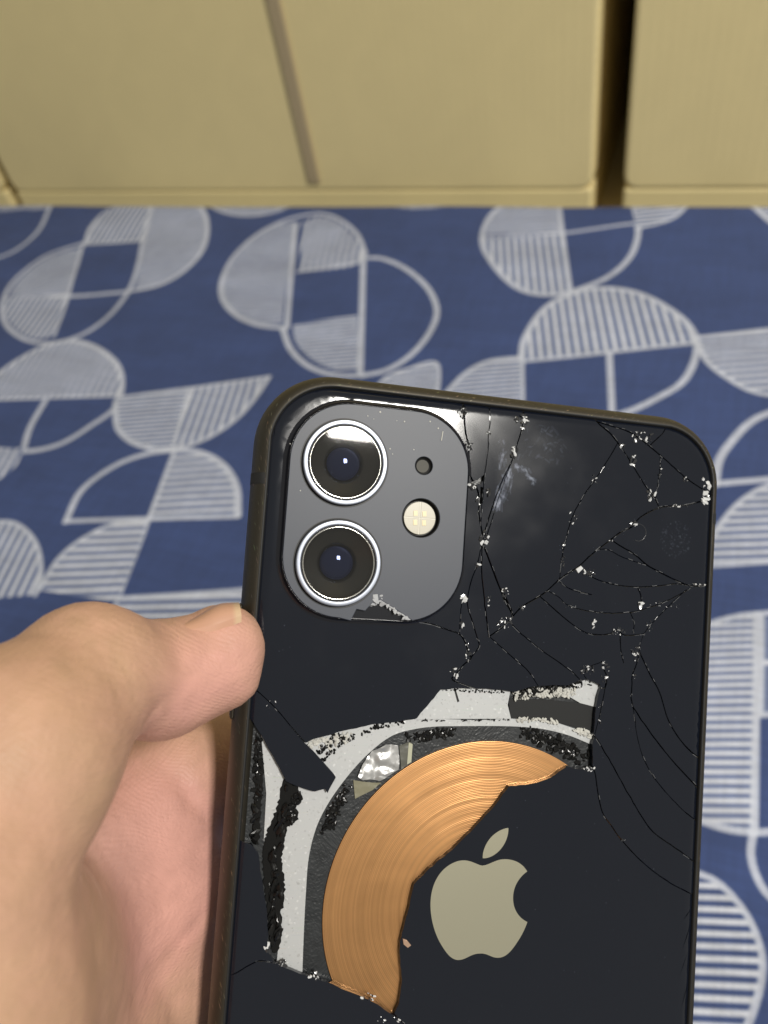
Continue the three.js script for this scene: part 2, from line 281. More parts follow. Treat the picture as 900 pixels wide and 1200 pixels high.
const frameMat = new THREE.MeshStandardMaterial({ map: frameTex, metalness: 0.7, roughness: 0.46 });
const ringAt = ([o, z]) => { const r = roundRect(HW - o, HH - o, Math.max(CR - o, 1)); r.push(r[0]); return r.map(([x, y]) => [x, y, z]); };
const frame = part('frame', loft([...railProfile.map(ringAt), ringAt(railProfile[0])]), frameMat);
const bandMat = new THREE.MeshStandardMaterial({ color: lin(0.01, 0.01, 0.01), roughness: 0.7, side: THREE.DoubleSide });
const bandY = ph(303, 561, -2)[1];
for (const s of [-1, 1]) {
  const rows = [bandY - 0.8, bandY + 0.8].map((y) => railProfile.slice(0, 15).map(([o, z]) => [s * (HW - o + 0.06), y, z + 0.05 * Math.sign(z + 4.15)]));
  part('antenna_band', loft(s < 0 ? rows : rows.reverse()), bandMat, frame);
}
part('gasket', loft([[1.88, -0.02], [1.9, 0.03], [2.2, 0.0], [2.3, -0.6]].map(ringAt)), new THREE.MeshStandardMaterial({ color: lin(0.006, 0.006, 0.006), roughness: 0.6, side: THREE.DoubleSide }), frame);
part('side_button', new RoundedBoxGeometry(0.9, 16.4, 2.6, 4, 0.4).translate(-HW + 0.1, 33, -4.15), frameMat, frame);
// --- screen side and the tray under the glass
part('display_glass', slab(roundRect(HW - 2.0, HH - 2.0, CR - 2), -8.3, -7.7, [], 0.2), new THREE.MeshPhysicalMaterial({ color: lin(0.004, 0.004, 0.005), roughness: 0.06 }));
const filmTex = dataTex(256, 256, (x, y) => { const n = 0.5 + 0.5 * fbm(x * 0.06, y * 0.06, 2, 4); return [0.10 + 0.09 * n, 0.11 + 0.09 * n, 0.12 + 0.09 * n]; }, true);
filmTex.repeat.set(0.05, 0.05);
const filmBump = dataTex(256, 256, (x, y) => 0.5 + 0.5 * tileNoise(x, y, 256, 6, 1, 5)); filmBump.repeat.set(0.09, 0.09);
part('inner_tray', slab(roundRect(HW - 2.4, HH - 2.4, CR - 2.4), -2.2, -1.05), new THREE.MeshStandardMaterial({ map: filmTex, bumpMap: filmBump, bumpScale: 0.00007, roughness: 0.38 }));

// --- what the missing glass lays bare
const ZI = -0.85;
const plateTex = (() => {
  const c = canvas(1024, 1024), g = c.getContext('2d'); g.fillStyle = 'rgb(178,180,181)'; g.fillRect(0, 0, 1024, 1024);
  for (let k = 0; k < 1400; k++) { g.fillStyle = `rgba(${rr(120, 190) | 0},${rr(120, 190) | 0},${rr(115, 180) | 0},${rr(0.05, 0.22)})`; const x = rr(0, 1024), y = rr(0, 1024); g.fillRect(x, y, rr(3, 60), rr(0.6, 1.6)); }
  for (let k = 0; k < 2600; k++) { const w = rnd() < 0.5 ? 235 : 130; g.fillStyle = `rgba(${w},${w},${w},${rr(0.08, 0.34)})`; g.beginPath(); g.ellipse(rr(0, 1024), rr(0, 1024), rr(1, 7), rr(1, 5), rnd() * 3, 0, 7); g.fill(); }
  for (let k = 0; k < 900; k++) { g.fillStyle = `rgba(60,58,52,${rr(0.1, 0.6)})`; g.beginPath(); g.arc(rr(0, 1024), rr(0, 1024), rr(0.5, 1.8), 0, 7); g.fill(); }
  const t = new THREE.CanvasTexture(c); t.colorSpace = THREE.SRGBColorSpace; t.wrapS = t.wrapT = THREE.RepeatWrapping; t.repeat.set(1 / 40, 1 / 40); return t;
})();
const plateMat = new THREE.MeshStandardMaterial({ map: plateTex, metalness: 0.15, roughness: 0.5 });
const innerArc = [[691.5, 872], [667, 862], [642, 855.5], [620, 852.5], [590, 851], [537.5, 851], [510, 851.5], [488.5, 854], [460, 862], [432, 883], [407.5, 909.5], [385, 941], [371, 969], [362, 1004], [358.5, 1046], [356, 1095], [354, 1150]];
const chassis = part('shield_plate', slab(phs([...spline(innerArc, false, 4), [322, 1150], [326, 1110], [322, 1060], [318, 1000], [322, 960], [332, 915], [352, 900], [350, 860], [400, 846], [470, 838], [500, 842], [560, 844], [600, 842], [650, 846], [680, 856], [700, 862], [700, 874]], ZI), -1.04, ZI, [], 0.02), plateMat);
part('shield_plate', slab(phs([[305, 850], [330, 850], [340, 900], [333, 925], [325, 950], [317, 985], [309, 985], [312, 930]], ZI), -1.04, ZI - 0.02, [], 0.02), plateMat);
part('shield_plate', slab(phs([[340, 850], [420, 835], [470, 835], [468, 842], [440, 850], [410, 864], [385, 885], [372, 899], [350, 890]], ZI), -1.04, ZI + 0.06, [], 0.02), plateMat);
const trap = part('bracket_plate', slab(phs([[514, 800], [600, 800], [595, 826], [599, 842.5], [540, 842.5], [486, 843]], ZI + 0.2), ZI + 0.02, ZI + 0.2, [], 0.03), plateMat);
part('cut_slot', slab(phs([[531.5, 806], [533.5, 806], [538.5, 822], [536, 823]], ZI + 0.24), ZI + 0.19, ZI + 0.225), bandMat, trap);
part('bracket_plate', slab(phs([[664, 806], [690, 795], [706, 795], [706, 812], [699, 829], [680, 824], [668, 817]], ZI + 0.2), ZI - 0.1, ZI + 0.15, [], 0.03), plateMat);
const tapeMat = new THREE.MeshPhysicalMaterial({ color: lin(0.014, 0.0145, 0.015), roughness: 0.6, specularIntensity: 0.5 });
part('black_tape', slab(phs([[596, 819], [640, 820], [700, 826], [700, 860], [668, 850], [640, 845], [598, 842]], ZI + 0.1), ZI - 0.15, ZI + 0.08, [], 0.02), tapeMat);
// ragged torn foam and adhesive: many small slivers in one piece of stuff
function slivers(n, where, size, z, long = 2.2, detail = 0) {
  const gs = [];
  for (let k = 0; k < n; k++) {
    const [u, v, a] = where(); const [x, y] = ph(u, v, z); const s = size[0] + (size[1] - size[0]) * rnd() ** 1.8;
    const g = new THREE.IcosahedronGeometry(1, detail); const q = g.attributes.position; for (let i = 0; i < q.count; i++) { const h = 0.7 + 0.6 * hash3(Math.round(q.getX(i) * 50), Math.round(q.getY(i) * 50 + k * 13), Math.round(q.getZ(i) * 50)); q.setXYZ(i, q.getX(i) * h, q.getY(i) * h, q.getZ(i) * h); }
    g.scale(s * long, s, s * 0.45); g.rotateX(rr(-0.7, 0.7)); g.rotateY(rr(-0.5, 0.5)); g.rotateZ(a ?? rnd() * 6.3); g.translate(x, y, z + rr(-0.05, 0.12)); g.computeVertexNormals(); gs.push(g);
  }
  return mergeGeometries(gs);
}
const ragged = (pts, a) => { const out = []; pts.forEach((p, i) => { const q = pts[(i + 1) % pts.length], n = Math.max(1, Math.round(Math.hypot(q[0] - p[0], q[1] - p[1]) / 3)); for (let k = 0; k < n; k++) out.push([p[0] + (q[0] - p[0]) * k / n + rr(-a, a), p[1] + (q[1] - p[1]) * k / n + rr(-a, a)]); }); return out; };
const along = (pts, spread) => () => { const i = Math.floor(rnd() * (pts.length - 1)), t = rnd(); const [a, b] = [pts[i], pts[i + 1]]; return [a[0] + (b[0] - a[0]) * t + rr(-1, 1) * spread, a[1] + (b[1] - a[1]) * t + rr(-1, 1) * spread]; };
const whiteTear = new THREE.MeshStandardMaterial({ color: lin(0.5, 0.495, 0.46), roughness: 0.7 });
const blackGlue = new THREE.MeshPhysicalMaterial({ color: lin(0.006, 0.006, 0.006), roughness: 0.22, specularIntensity: 0.6 });
const stuffPart = (name, geo, mat, parent) => { const m = part(name, geo, mat, parent); m.userData.kind = 'stuff'; return m; };
part('adhesive_strip', slab(phs(ragged([[333, 912], [349, 922], [354, 936], [347, 946], [349, 960], [338, 968], [333, 985], [330, 1010], [334, 1040], [333, 1062], [328, 1072], [330, 1090], [327, 1112], [319, 1118], [316, 1085], [310, 1040], [307, 1005], [312, 975], [320, 960], [326, 940]], 1.6), ZI + 0.08), ZI - 0.1, ZI + 0.07, [], 0.03), blackGlue);
part('adhesive_strip', slab(phs(ragged([[300, 858], [307, 872], [309, 905], [306, 950], [303, 990], [296, 985], [299, 930], [298, 880]], 1.2), ZI), ZI - 0.15, ZI - 0.02, [], 0.03), blackGlue);
stuffPart('torn_white_foam', mergeGeometries([
  slivers(240, along([[603, 817], [625, 812], [650, 811], [672, 812]], 5), [0.07, 0.3], ZI + 0.2, 1.7), slivers(46, along([[606, 843], [625, 843], [652, 846]], 2.2), [0.1, 0.26], ZI + 0.14, 2), slivers(30, along([[674, 855], [684, 858], [692, 862]], 3), [0.1, 0.3], ZI + 0.15, 2),
  slivers(70, along([[358, 872], [385, 868], [410, 862]], 7), [0.14, 0.38], ZI + 0.1, 1.6)]), whiteTear);
stuffPart('black_adhesive', mergeGeometries([
  slivers(60, along([[604, 813], [640, 806], [690, 800]], 4), [0.12, 0.35], ZI + 0.25, 2.2), slivers(70, along([[520, 808], [590, 811]], 1.6), [0.06, 0.16], ZI + 0.22, 1.4), slivers(40, along([[488, 844], [560, 844], [598, 843]], 0.8), [0.05, 0.12], ZI + 0.2, 2.4),
  slivers(70, along([[375, 892], [405, 868], [440, 852], [475, 845]], 2.6), [0.1, 0.26], ZI + 0.13, 1.6), slivers(40, along([[372, 885], [395, 862], [400, 862]], 4), [0.14, 0.3], ZI + 0.14, 1.3),
  slivers(46, () => { const [u, v] = along([[338, 920], [335, 945], [330, 965], [322, 1000], [321, 1040], [322, 1070], [325, 1100]], 5)(); return [u, v, 1.5 + rr(-0.5, 0.5)]; }, [0.25, 0.6], ZI + 0.08, 2.2, 1), slivers(22, along([[348, 928], [343, 950], [338, 965]], 5), [0.2, 0.5], ZI + 0.1, 1.5, 1),
  slivers(60, along([[304, 868], [302, 920], [299, 985]], 3), [0.2, 0.5], ZI - 0.05, 1.8),
  slivers(160, along([[616, 858], [650, 872], [685, 890]], 8), [0.15, 0.45], -0.98, 1.8), slivers(90, along([[480, 866], [510, 860], [530, 858]], 5), [0.14, 0.36], -0.98, 1.8), slivers(90, along([[408, 925], [392, 950], [382, 975]], 6), [0.15, 0.4], -0.98, 1.6)]), blackGlue);
// copper coil: wound turns, each with its own round back
{
  const r0 = 8.6, r1 = 24.0, turns = 66, per = 5, prof = [];
  for (let i = 0; i <= turns * per; i++) { const r = r0 + (r1 - r0) * i / (turns * per), k = (i % per) / per; prof.push(V2(r, 0.0066 * Math.cos((k - 0.5) * 2 * Math.PI) * (0.5 + hash3(Math.floor(i / per), 1, 1)) + 0.003 * (hash3(Math.floor(i / per), 7, 1) - 0.5))); }
  prof.push(V2(r1 + 0.02, -0.25));
  const g = new THREE.LatheGeometry(prof, 200).rotateX(Math.PI / 2);
  const q = g.attributes.position; for (let i = 0; i < q.count; i++) q.setZ(i, -q.getZ(i) * -1 + 0.02 * fbm(q.getX(i) * 0.25, q.getY(i) * 0.25, 3, 3));
  g.computeVertexNormals();
  g.translate(0.749, -1.095, ZI + 0.03);
  const streak = dataTex(256, 64, (x, y) => { const n = 1 + 0.1 * (hash3(0, y, 3) - 0.5) + 0.05 * tileNoise(x, y, 256, 2, 5, 3); return [0.845 * n, 0.635 * n, 0.43 * n]; }, true); streak.repeat.set(3, 1);
  part('charging_coil', g, new THREE.MeshStandardMaterial({ map: streak, metalness: 1, roughness: 0.36, side: THREE.DoubleSide }));
}
// crumpled foil scrap and the tea-coloured film beside it
function crumple(pts, z, amp, f, s = 0) {
  const sh = new THREE.ShapeGeometry(shapeOf(phs(pts, z))); let g = new TessellateModifier(0.35, 7).modify(sh.toNonIndexed());
  const q = g.attributes.position; for (let i = 0; i < q.count; i++) q.setZ(i, z + amp * (Math.abs(noise3(q.getX(i) * f + s, q.getY(i) * f, 5)) + 0.5 * Math.abs(noise3(q.getX(i) * f * 2.3 + s, q.getY(i) * f * 2.3, 8)) - 0.35)); g.deleteAttribute('normal'); g = mergeVertices(g, 1e-4); g.computeVertexNormals(); return g;
}
part('foil_scrap', crumple([[419, 910], [424, 897], [436, 880], [452, 872], [466, 873], [468, 890], [467, 902], [445, 915], [434, 913], [425, 914]], ZI, 0.5, 0.5), new THREE.MeshStandardMaterial({ color: lin(0.6, 0.6, 0.6), metalness: 0.8, roughness: 0.35, side: THREE.DoubleSide }));
part('film_scrap', crumple([[414, 914], [425, 916], [436, 917], [447, 917], [436, 926], [416, 936]], ZI - 0.04, 0.12, 0.7, 4), new THREE.MeshStandardMaterial({ color: lin(0.2, 0.19, 0.13), roughness: 0.3, side: THREE.DoubleSide }));
part('film_scrap', crumple([[468, 874], [482, 868], [482, 892], [470, 902]], ZI - 0.05, 0.12, 0.7, 9), new THREE.MeshStandardMaterial({ color: lin(0.1, 0.1, 0.085), roughness: 0.3, side: THREE.DoubleSide }));
part('film_scrap', slab(phs([[479, 870], [483.5, 872], [482, 893], [477, 896]], ZI), ZI - 0.15, ZI + 0.02), new THREE.MeshStandardMaterial({ color: lin(0.4, 0.4, 0.3), roughness: 0.4 }));

// --- the back glass, broken along the cracks of the photograph
const BUMP = { x0: -32.9, x1: -6.45, y0: 40.3, y1: 70.9, r: 8.6 };
const bumpRing = (o, n = 12) => roundRect((BUMP.x1 - BUMP.x0) / 2 + o, (BUMP.y1 - BUMP.y0) / 2 + o, BUMP.r + o, n).map(([x, y]) => [x + (BUMP.x0 + BUMP.x1) / 2, y + (BUMP.y0 + BUMP.y1) / 2]);
const GX = 35.9, GY = 73.35, GR = 9.0;
const hole = [[284, 849], [293.3, 842.7], [303, 857], [322.7, 890.7], [335, 915.6], [351, 922.7], [369, 928], [381, 924.4], [384, 929.8], [393.8, 911], [383, 897.8], [358.2, 871], [364, 867.5], [400.5, 857], [439, 848.5], [460, 846.5], [488.5, 842], [516.5, 808], [545, 806.5], [565, 807], [590, 809], [604, 811], [618, 806], [632, 804], [650, 803], [667, 803], [680, 797], [691.5, 797.5], [704, 803], [698.5, 829], [694, 871], [695, 901], [674, 901], [665, 898], [646, 911], [630, 917], [614.5, 920], [597, 921], [579.5, 944.5], [555, 971], [530, 996], [503, 1018], [496, 1026], [485.3, 1036], [480, 1061], [473, 1087.6], [468.4, 1103.6], [468.4, 1119.6], [471, 1148], [467.6, 1176.4], [461, 1190], [441, 1176.4], [423, 1167.6], [400, 1158.7], [388, 1152.4], [352.4, 1141.8], [320.4, 1128.4], [313, 1112], [314.4, 1097], [312.7, 1066.7], [305.6, 1024], [303, 1001], [295, 990], [284, 986.7], [279, 985]];
const cracks = [   // [width mm, ...points]
  [0.22, [543, 470], [544, 478], [545, 502.7], [548.7, 522], [549.6, 535], [552, 560], [556.7, 567], [562, 584.4], [561, 602], [563.8, 616.4], [566, 632], [566, 641]],
  [0.1, [574.3, 470], [574.4, 495.6], [572.3, 510], [572.3, 524], [568, 556], [566.4, 574], [564.7, 593.3], [563.8, 616.4]],
  [0.16, [614.8, 475], [614.4, 483], [611.8, 502], [603.8, 527.6], [601, 538], [590.4, 559.6], [581.6, 581], [577, 595], [571.8, 611], [566.4, 631]],
  [0.08, [598, 545], [581.6, 591.6], [576.2, 611], [567, 638]],
  [0.09, [723.6, 520], [718, 530], [697.8, 561.6], [686, 578], [669.6, 609], [662.4, 637], [659.8, 648], [656, 678]],
  [0.2, [699, 488], [701.3, 495], [715.6, 508], [723.6, 518], [733.3, 532], [742.2, 546.4], [756.4, 569.6], [767, 583], [773, 596]],
  [0.17, [701, 494], [720, 500], [735, 504.7], [745.8, 511], [760, 521.6], [779.6, 538.4], [802.7, 559], [820, 571], [832, 578]],
  [0.14, [783, 498], [778.7, 505.6], [761, 522.6]],
  [0.08, [774, 535], [774, 548], [772.4, 560.7], [768, 586]],
  [0.17, [836, 584], [824, 587], [799, 592.7], [779.6, 593.6], [769, 596], [749.3, 607], [740.4, 617.6], [728, 623], [716.4, 631.8], [691.6, 651.3], [678.4, 663.8], [658, 677], [643.8, 690.4], [633, 698.4], [611.8, 711], [601, 722.4], [588.7, 735], [572.7, 746.4]],
  [0.17, [715, 632.5], [745.8, 651.3], [758.2, 662], [776, 671.8], [793.8, 680.7], [809.8, 686.5], [838, 685]],
  [0.1, [700, 644], [712, 644], [729.8, 653], [757.4, 662]],
  [0.12, [679, 664], [692.4, 675.3], [706.7, 681.5], [722.7, 685.5], [744, 687.8], [769, 687], [793.8, 684], [809, 686.5]],
  [0.16, [746.7, 687.7], [751, 697.5], [751.5, 712]],
  [0.1, [641, 692], [654.4, 699.3], [663.3, 708], [681, 714.4], [706.7, 718], [738.7, 717.6], [756.4, 713.5], [776, 706.4], [804.4, 692], [812, 686]],
  [0.08, [738.7, 717.6], [743, 729.5], [742, 742]],
  [0.13, [632, 698.4], [647.3, 711.8], [670.4, 731.3], [688, 742], [713.8, 743], [724.4, 737.5], [729.8, 743.8], [755.4, 743]],
  [0.1, [654, 680], [668, 690], [694, 697]],
  [0.11, [804.4, 691], [785, 709], [765.3, 729.5], [754.7, 743], [750, 756], [749.3, 765]],
  [0.14, [726.6, 741], [727.6, 761.5], [730.7, 777]],
  [0.15, [749.3, 764], [745, 781], [741.3, 790], [740.4, 808], [739.5, 816.7], [742.2, 831]],
  [0.18, [749.3, 764], [756.4, 779], [763, 793], [772.4, 809.6], [783, 843], [795.6, 864.7], [809.8, 880.7], [830, 896]],
  [0.16, [742, 829], [767, 864.7], [786.7, 889.6], [808, 912.7], [825, 930]],
  [0.07, [742, 829], [747.6, 866.4], [754.7, 889.6], [769, 914.4], [801, 950], [825, 968]],
  [0.15, [694, 860], [699.6, 866.4], [715.6, 893], [733.3, 925], [751, 955.3], [765.3, 975], [790, 992.7], [822, 1016]],
  [0.13, [694, 898], [697, 903.8], [701.3, 932], [706.7, 953.6], [717.3, 968.7], [724.4, 979.3], [749.3, 1007], [779.6, 1031], [822, 1054]],
  [0.12, [705, 775], [708, 785], [711, 792], [709, 806], [703, 806]], [0.1, [711, 792], [708, 813], [702, 841.5], [694, 872]],
  [0.1, [705, 776], [692, 781], [684, 789], [690, 799]],
  [0.22, [566, 637], [576.2, 663.8], [587, 692], [599, 717], [601, 723]],
  [0.15, [565, 640], [564.7, 671], [568, 704.7], [572.7, 747]],
  [0.13, [564, 640], [559.3, 662], [552, 681.5], [547.8, 708], [554, 729.5], [559.3, 747.3], [561.6, 757], [552.4, 770]],
  [0.12, [572.7, 745], [601, 770.4], [619, 786.4], [632, 806]],
  [0.12, [600, 731], [601, 733], [629.6, 758], [670.4, 787.3], [682, 799]],
  [0.17, [476, 724], [481.3, 727], [503.6, 730.7], [526.7, 738.7], [538.2, 743], [546.2, 754.7], [549, 767], [552.4, 770.7], [542.7, 779.6], [533.8, 791], [529.3, 795.6], [544.4, 802.7], [562, 809]],
  [0.1, [538, 743], [539, 728], [542.7, 703], [548, 702]],
  [0.1, [284, 797], [297.8, 807], [313.8, 821], [326.2, 833.8], [345.8, 857], [359, 872]],
  [0.12, [262, 1148], [271.6, 1143.6], [292, 1131], [304.4, 1125.8], [321, 1128.6]],
  [0.12, [461, 1188], [474, 1200], [500, 1216], [530, 1260], [545, 1330]],
];
const wedges = [[[586, 688], [592, 697], [600, 714], [601.5, 720], [598, 716], [590, 704]], [[552, 565], [560, 562], [568, 556], [567, 563], [563, 568], [554, 568]], [[563, 570], [567, 572], [566, 590], [562.5, 590]], [[542, 476], [546, 476], [545, 488], [541.5, 485]]];
const shards = (() => {
  const S = 20, W = Math.ceil(GX * 2 * S) + 40, Hh = Math.ceil(GY * 2 * S) + 40;
  const cv = canvas(W, Hh), g = cv.getContext('2d');
  const at = ([x, y]) => [(x + GX) * S + 20, (GY - y) * S + 20];
  const poly = (pts) => { g.beginPath(); pts.forEach((q, i) => i ? g.lineTo(...at(q)) : g.moveTo(...at(q))); g.closePath(); };
  g.fillStyle = '#000'; g.fillRect(0, 0, W, Hh); g.fillStyle = '#fff'; poly(roundRect(GX, GY, GR)); g.fill();
  g.fillStyle = '#000'; poly(bumpRing(0.5)); g.fill(); g.strokeStyle = '#000'; g.lineJoin = g.lineCap = 'round';
  const jag = (pts, amp) => { const out = []; for (let i = 0; i < pts.length - 1; i++) { const [a, b] = [pts[i], pts[i + 1]], n = Math.max(1, Math.round(Math.hypot(b[0] - a[0], b[1] - a[1]) / 6)); for (let k = 0; k < n; k++) { const t = k / n, j = k ? amp : 0; out.push([a[0] + (b[0] - a[0]) * t + rr(-j, j), a[1] + (b[1] - a[1]) * t + rr(-j, j)]); } } out.push(pts[pts.length - 1]); return out; };
  poly(phs(jag([...hole, hole[0]], 0.5))); g.fill();
  for (const w of wedges) { poly(phs(w)); g.fill(); }
  for (const [w, ...pts] of cracks) { g.lineWidth = Math.max(w, 0.1) * S; g.beginPath(); phs(jag(spline(pts, false, 3), 0.45)).forEach((q, i) => i ? g.lineTo(...at(q)) : g.moveTo(...at(q))); g.stroke(); }
  const d = g.getImageData(0, 0, W, Hh).data, lab = new Int32Array(W * Hh), comps = [];
  const on = (i) => d[i * 4] > 127;
  for (let s = 0; s < W * Hh; s++) if (!lab[s] && on(s)) {
    const id = comps.length + 1, st = [s]; let n = 0; lab[s] = id;
    while (st.length) { const i = st.pop(); n++; for (const j of [i - 1, i + 1, i - W, i + W]) if (!lab[j] && on(j)) { lab[j] = id; st.push(j); } }
    comps.push(n);
  }
  const out = [];
  comps.forEach((n, c) => {
    if (n < 60) return;
    const id = c + 1, next = new Map(); let x0 = W, x1 = 0, y0 = Hh, y1 = 0;
    const add = (ax, ay, bx, by) => { const k = ay * (W + 1) + ax; if (!next.has(k)) next.set(k, []); next.get(k).push(by * (W + 1) + bx); };
    for (let y = 1; y < Hh - 1; y++) for (let x = 1; x < W - 1; x++) if (lab[y * W + x] === id) {
      const i = y * W + x;
      if (lab[i - W] !== id) add(x, y, x + 1, y); if (lab[i + 1] !== id) add(x + 1, y, x + 1, y + 1); if (lab[i + W] !== id) add(x + 1, y + 1, x, y + 1); if (lab[i - 1] !== id) add(x, y + 1, x, y);
    }
    const loops = [];
    while (next.size) {
      const k0 = next.keys().next().value, loop = []; let k = k0;
      do { loop.push(k); const l = next.get(k), m = l.pop(); if (!l.length) next.delete(k); k = m; } while (k !== k0 && next.has(k));
      const pts = loop.map((q) => [((q % (W + 1)) - 20) / S - GX, GY - (Math.floor(q / (W + 1)) - 20) / S]);
      const sm = pts.map((q, i) => { const L = pts.length, a = pts[(i + L - 2) % L], b = pts[(i + L - 1) % L], e = pts[(i + 1) % L], f = pts[(i + 2) % L]; return [(a[0] + 2 * b[0] + 2 * q[0] + 2 * e[0] + f[0]) / 8, (a[1] + 2 * b[1] + 2 * q[1] + 2 * e[1] + f[1]) / 8]; });
      const simp = dp(sm, 0.03); if (simp.length >= 3) loops.push(simp);
    }
    const area = (l) => l.reduce((s, q, i) => { const r = l[(i + 1) % l.length]; return s + q[0] * r[1] - r[0] * q[1]; }, 0) / 2;
    loops.sort((a, b) => Math.abs(area(b)) - Math.abs(area(a)));
    if (!loops.length) return;
    out.push({ loops: loops.filter((l, i) => !i || Math.abs(area(l)) > 0.05).map((l, i) => ((area(l) > 0) === (i === 0) ? l : l.slice().reverse())), area: n / S / S });
  });
  return out.sort((a, b) => b.area - a.area);
})();
function dp(pts, tol) {                                                        // Douglas-Peucker on a closed line
  const n = pts.length, keep = new Uint8Array(n), far = (a) => { let m = 0, b = -1; pts.forEach((q, i) => { const e = Math.hypot(q[0] - pts[a][0], q[1] - pts[a][1]); if (e > b) { b = e; m = i; } }); return m; };
  const b = far(0); keep[0] = keep[b] = 1; const st = [[0, b], [b, n]];
  while (st.length) {
    const [i, j] = st.pop(), p = pts[i], q = pts[j % n], dx = q[0] - p[0], dy = q[1] - p[1], L = Math.hypot(dx, dy) || 1e-9; let m = -1, best = tol;
    for (let k = i + 1; k < j; k++) { const e = Math.abs((pts[k][0] - p[0]) * dy - (pts[k][1] - p[1]) * dx) / L; if (e > best) { best = e; m = k; } }
    if (m > 0) { keep[m] = 1; st.push([i, m], [m, j]); }
  }
  return pts.filter((_, i) => keep[i]);
}
const glassTex = (() => {                                                      // lacquer under the glass, with smears, grit and scrape marks left on it
  const W = 1024, Hh = 2048, c = canvas(W, Hh), g = c.getContext('2d'); g.fillStyle = 'rgb(17,21,31)'; g.fillRect(0, 0, W, Hh);
  const k = W / (2 * GX), at = ([x, y]) => [(x + GX) * k, (GY - y) * k];
  for (let i = 0; i < 700; i++) { g.fillStyle = `rgba(150,155,165,${rr(0.05, 0.4)})`; g.beginPath(); g.arc(rr(0, W), rr(0, Hh), rr(0.3, 1.1), 0, 7); g.fill(); }
  const smear = (pts, w, a, n = 14) => { for (let i = 0; i < n; i++) { g.strokeStyle = `rgba(150,156,172,${a * rr(0.3, 1)})`; g.lineWidth = rr(0.4, w) * k; g.lineCap = 'round'; g.beginPath(); spline(pts.map(([u, v]) => [u + rr(-2.5, 2.5), v + rr(-2.5, 2.5)])).forEach((q, j) => { const z = at(ph(...q)); j ? g.lineTo(...z) : g.moveTo(...z); }); g.stroke(); } };
  for (let i = 0; i < 110; i++) { const t = rnd(), u = 598 - 15 * t + rr(-6, 6) * (0.4 + Math.sin(t * 3.1)), v = 548 + 44 * t; smear([[u, v], [u + rr(-3, 1), v + rr(3, 9)]], 0.16, 0.3, 1); } for (let i = 0; i < 60; i++) { const t = rnd(), u = 603 + 22 * t + rr(-2, 2), v = 545 + 22 * t * t + rr(-2, 2); smear([[u, v], [u + rr(0, 4), v + rr(0, 4)]], 0.12, 0.26, 1); } for (let i = 0; i < 26; i++) { const u = 589 + rr(-3, 3), v = rr(515, 550); smear([[u, v], [u + rr(-1, 1), v + rr(2, 6)]], 0.12, 0.26, 1); }
  for (let i = 0; i < 46; i++) { const u = rr(605, 660), v = rr(496, 540); smear([[u, v], [u + rr(-5, 6), v + rr(-2, 7)]], 0.18, 0.18, 1); }
  for (let i = 0; i < 160; i++) { const a = rr(0, 7), r = rr(0, 1) ** 0.5; g.fillStyle = `rgba(150,155,165,${rr(0.03, 0.16)})`; const [x, y] = at(ph(792 + 18 * r * Math.cos(a), 632 + 22 * r * Math.sin(a))); g.beginPath(); g.arc(x, y, rr(0.5, 2.4), 0, 7); g.fill(); }
  const t = new THREE.CanvasTexture(c); t.colorSpace = THREE.SRGBColorSpace; t.flipY = false; return t;
})();
const glassRough = dataTex(256, 512, (x, y) => { const n = fbm(x * 0.03, y * 0.03, 6, 4); return 0.32 + 0.28 * Math.max(0, n); });
const glassMat = new THREE.MeshPhysicalMaterial({ map: glassTex, roughness: 0.35, roughnessMap: glassRough, ior: 1.52, clearcoat: 0 });
const edgeMat = new THREE.MeshPhysicalMaterial({ color: lin(0.03, 0.032, 0.036), roughness: 0.2, ior: 1.52 });
const rimDrop = (x, y) => { const qx = Math.abs(x) - (GX - GR), qy = Math.abs(y) - (GY - GR); const d = GR - (Math.hypot(Math.max(qx, 0), Math.max(qy, 0)) + Math.min(Math.max(qx, qy), 0)); const t = Math.max(0, 1 - d / 2.0); return -0.62 * t * t * t; };
